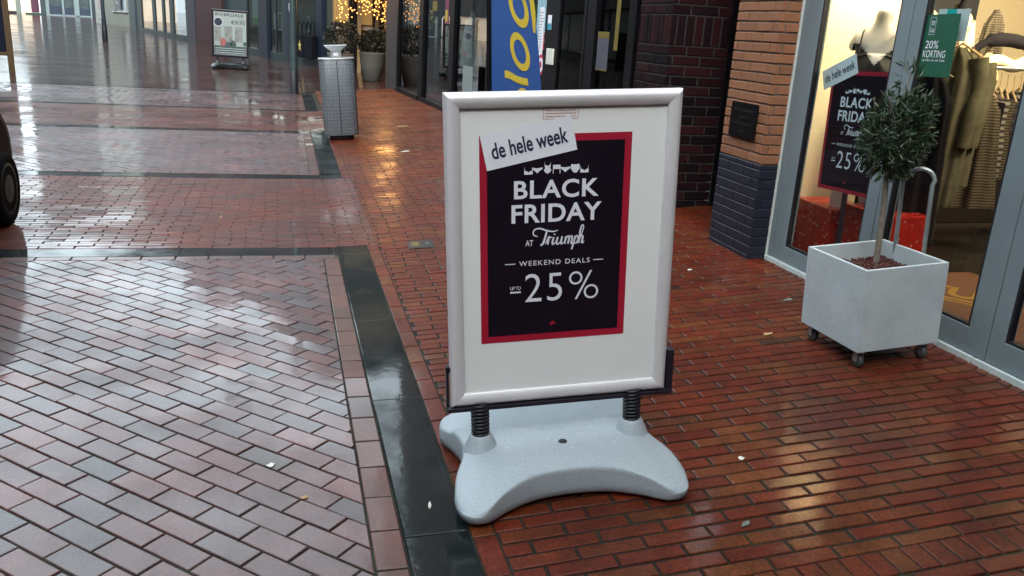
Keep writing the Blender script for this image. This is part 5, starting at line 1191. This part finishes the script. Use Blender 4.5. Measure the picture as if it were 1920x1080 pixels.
b = MB(); b.bbox((-.05, 6.02, 0), (.1, 8.6, 3), .02); dw = b.build('door', mat('white_door', (.32, .35, .34), .5), WH)
b = MB()
for z in (.35, .75): b.box((-.06, 6.4, z), (-.051, 8.2, z+.05))
b.box((-.06, 6.8, 1.15), (-.051, 7.9, 3)); b.build('door_panel', mat('brown_glass', (.14, .10, .09), .3, 0, .3, 2), dw)
E0 = Vector((-22.47, 114.8)); E1 = Vector((-26.4, 111.27)); de = (E1-E0).normalized()
ME = Matrix(((de.x, de.y, 0, E0.x), (de.y, -de.x, 0, E0.y), (0, 0, 1, 0), (0, 0, 0, 1)))   # local x runs left along the front, y points towards the viewer's side or away
EN = thing('shop_building', 'white framed shop windows with dark lower panels closing the far street', 'shop', ME)
b = MB(); b.box((-14, .3, 2.6), (5.5, 5, 25)); b.box((-6, .3, -.05), (-.05, 5, 2.6)); b.build('wall', mat('grey_render', (.055, .066, .070), .8, 0, .2, 1), EN)
b = MB()
for x0, x1 in ((-.05, .08), (1.50, 2.05), (3.3, 3.5), (5.05, 5.4)): b.box((x0, -.1, -.05), (x1, .3, 2.6))
b.box((.08, -.1, -.05), (5.05, .3, .16)); b.build('white_frame', mat('white_frame_paint', (.22, .28, .28), .6), EN)
b = MB(); b.box((.081, .05, .16), (1.499, .3, .95)); b.box((2.051, .05, .16), (3.299, .3, .95)); b.box((3.501, .05, .16), (5.049, .3, 1.1)); b.build('dark_panel', mat('dark_riser', (.025, .035, .06), .4, 0, .3, 3), EN)
b = MB(); b.box((.081, .06, .95), (1.499, .3, 2.6)); b.box((2.051, .06, .95), (3.299, .3, 2.6)); b.box((3.501, .06, 1.1), (5.049, .3, 2.6)); b.build('window', mat('pale_window', (.05, .07, .07), .35, 0, .5, 1.2), EN)
WS = thing('shop_building', 'warm lit shop glowing cream at the far left end of the street', 'shop', ME @ Matrix.Translation((5.6, 0, 0)))
b = MB(); b.box((-.09, .3, 2.8), (9, 5, 7.0)); b.box((-.18, .0, -.05), (.25, .3, 2.8)); b.build('wall', MATS['grey_render'], WS)
b = MB(); b.box((.25, .5, .0), (9, .6, 2.8)); b.build('lit_interior', mat('lit_cream', (1.0, .80, .58), .6, 0, 0, emit=.22), WS)
for i, (x0, x1, z0, z1, c) in enumerate(((.4, 1.2, .25, 2.4, (.10, .03, .05)), (2.4, 2.9, 0, 2.6, (.22, .24, .20)), (5.0, 5.3, 0, 2.6, (.3, .2, .12)))):
    b = MB(); b.box((x0, .3, z0), (x1, .45, z1)); b.build('display', mat('display_'+'abc'[i], c, .6), WS)
b = MB(); b.box((.3, -.2, .0), (2.0, .3, .22)); b.build('planter', mat('dark_green_planter', (.03, .07, .05), .6), WS)
b = MB(); b.bbox((3.3, -.5, .0), (4.2, 0, .35), .1); dgm = b.build('bench', mat('dark_bench', (.04, .03, .035), .6), WS)
# ------------------------------------------------------------------ row of shops on the left, outside the picture but mirrored in the windows
LR = thing('shop_building', 'shop row across the street seen only as a reflection in the windows', 'shop', frameZ(-8.4, -12, 0))
b = MB(); b.box((-6, 0, 2.9), (0, 29.5, 9.5)); b.box((-6, 29.5, 0), (-.02, 29.6, 2.9)); b.box((-6, -.1, 0), (-.02, -.0, 2.9)); b.box((-6, 0, 0), (-2, 29.5, 2.9)); b.build('wall', mat('pale_render', (.05, .048, .047), .8, 0, .15, .6), LR)
for i in range(9):
    b = MB(); y = i*3.3; b.box((-.3, y, 0), (-.0, y+.35, 2.9)); b.box((-.25, y+.35, 0), (-.05, y+3.3, .4)); b.build('pier', (M_TEAL, M_NAVY, M_RBR2)[i % 3], LR)
    b = MB(); b.box((-.2, y+.36, .4), (-.15, y+3.29, 2.9)); b.build('window', MATS['pale_window'], LR)
    for q in range(1): 
        b = MB(); b.box((-.0, y+.9, 4.0), (.03, y+2.2, 5.8)); b.build('window', MATS['grey_window'], LR)
L2 = thing('shop_building', 'dark row added unseen on the far left so the panes mirror less bright sky', 'shop', frameZ(-9.2, 22.5, 0, atan2(.30, 1)))  # added row out of view; darkens what the far panes mirror
b = MB(); b.box((-6, 0, 2.9), (0, 70, 9.5)); b.box((-6, 0, 0), (-.3, 70, 2.9)); b.build('wall', MATS['pale_render'], L2)
for i in range(10):
    b = MB(); b.box((-.25, i*7+.2, .4), (-.2, i*7+6.6, 2.8)); b.build('window', MATS['pale_window'], L2)
BK = thing('shop_building', 'unseen shop front added behind the viewpoint to hold back sky light', 'shop', frameZ(0, -6.5, 0))  # added building out of view; cuts the sky light on the sign front
b = MB(); b.box((-9, -5, 2.8), (8, 0, 9.5)); b.box((-9, -5, 0), (8, -.6, 2.8)); b.build('wall', MATS['pale_render'], BK)
for i in range(5):
    b = MB(); b.box((-8.5+i*2.4, -.6, .4), (-6.4+i*2.4, -.5, 2.7)); b.build('window', MATS['pale_window'], BK)
# ------------------------------------------------------------------ small things on the paving
UC = thing('utility_cover', 'small dark metal utility cover with a yellow inset among the red bricks', 'cover', frameA(.590, 5.885, radians(-3)) @ Matrix.Translation((0, 0, .0012)))
b = MB(); b.bbox((-.095, -.10, -.02), (.095, .10, .004), .002); b.build('cover', mat('cast_iron', (.020, .020, .024), .4, .4, .4, 30, .6, 80), UC)
b = MB(); b.box((-.068, -.06, .004), (-.012, .06, .0065)); b.build('yellow_inset', mat('cover_yellow', (.11, .075, .006), .5, 0, .2, 30), UC)
b = MB(); b.box((.03, -.05, .004), (.06, .05, .0062)); b.build('lettered_inset', mat('cover_grey', (.05, .05, .055), .5), UC)
M_LEAF = mat('pale_petal', (.60, .60, .52), .7, 0, .1, 40); M_LEAFB = mat('tan_leaf', (.34, .22, .10), .7, 0, .2, 40); M_LEAFG = mat('green_grey_leaf', (.12, .16, .13), .6, 0, .2, 40)
def litter(x, y, r, m, lab, cat, seed, lng=1.0, yaw=0.0):
    rnd = random.Random(seed); k = MB()
    P = [(r*lng*cos(a)*rnd.uniform(.6, 1.1), r*sin(a)*rnd.uniform(.6, 1.1)) for a in [2*pi*q/11 for q in range(11)]]
    vs = [(px, py, .0025+rnd.uniform(0, .003)) for px, py in P]+[(0, 0, .006)]+[(px*.98, py*.98, .0012) for px, py in P]
    k.add(vs, [(q, (q+1) % 11, 11) for q in range(11)]+[(12+q, 12+(q+1) % 11, (q+1) % 11, q) for q in range(11)])
    o = k.build('fallen_petal' if cat == 'petal' else 'fallen_leaf', m); o.matrix_world = frameA(x, y, yaw) if x > 0 else frameZ(x, y, 0, yaw)
    return tag(o, lab, cat)
litter(-.412, 2.862, .017, M_LEAF, 'white flake lying on the diagonal bricks left of the granite strip', 'petal', 1)
litter(1.275, 2.493, .014, M_LEAF, 'white flake on the red bricks right of the sign base', 'petal', 2)
litter(1.08, 2.11, .011, M_LEAFG, 'grey green crumpled leaf on the red bricks in front of the sign', 'leaf', 3, 2.2, .6)
litter(1.338, 12.69, .05, M_LEAFB, 'tan leaf on the wet pavement right of the litter bin', 'leaf', 4, 2.6, .1)
litter(1.058, 10.274, .035, M_LEAF, 'pale scrap on the wet pavement right of the litter bin', 'petal', 5, 1.8, .4)
litter(2.031, 3.60, .016, M_LEAFB, 'tan leaf on the red bricks left of the planter', 'leaf', 6, 2.0, .2)
litter(.11, 2.49, .006, M_LEAF, 'thin white stalk lying on the granite strip', 'petal', 7, 4.5, 1.4)
litter(-.30, 2.62, .012, M_LEAFB, 'small brown leaf stuck on a diagonal brick', 'leaf', 8, 1.4, .9)
litter(2.42, 4.05, .02, M_LEAFG, 'green leaf against the shop threshold', 'leaf', 9, 2.0, .3)
litter(2.15, 4.75, .012, M_LEAF, 'pale scrap by the navy foot of the orange pier', 'petal', 10, 1.5)
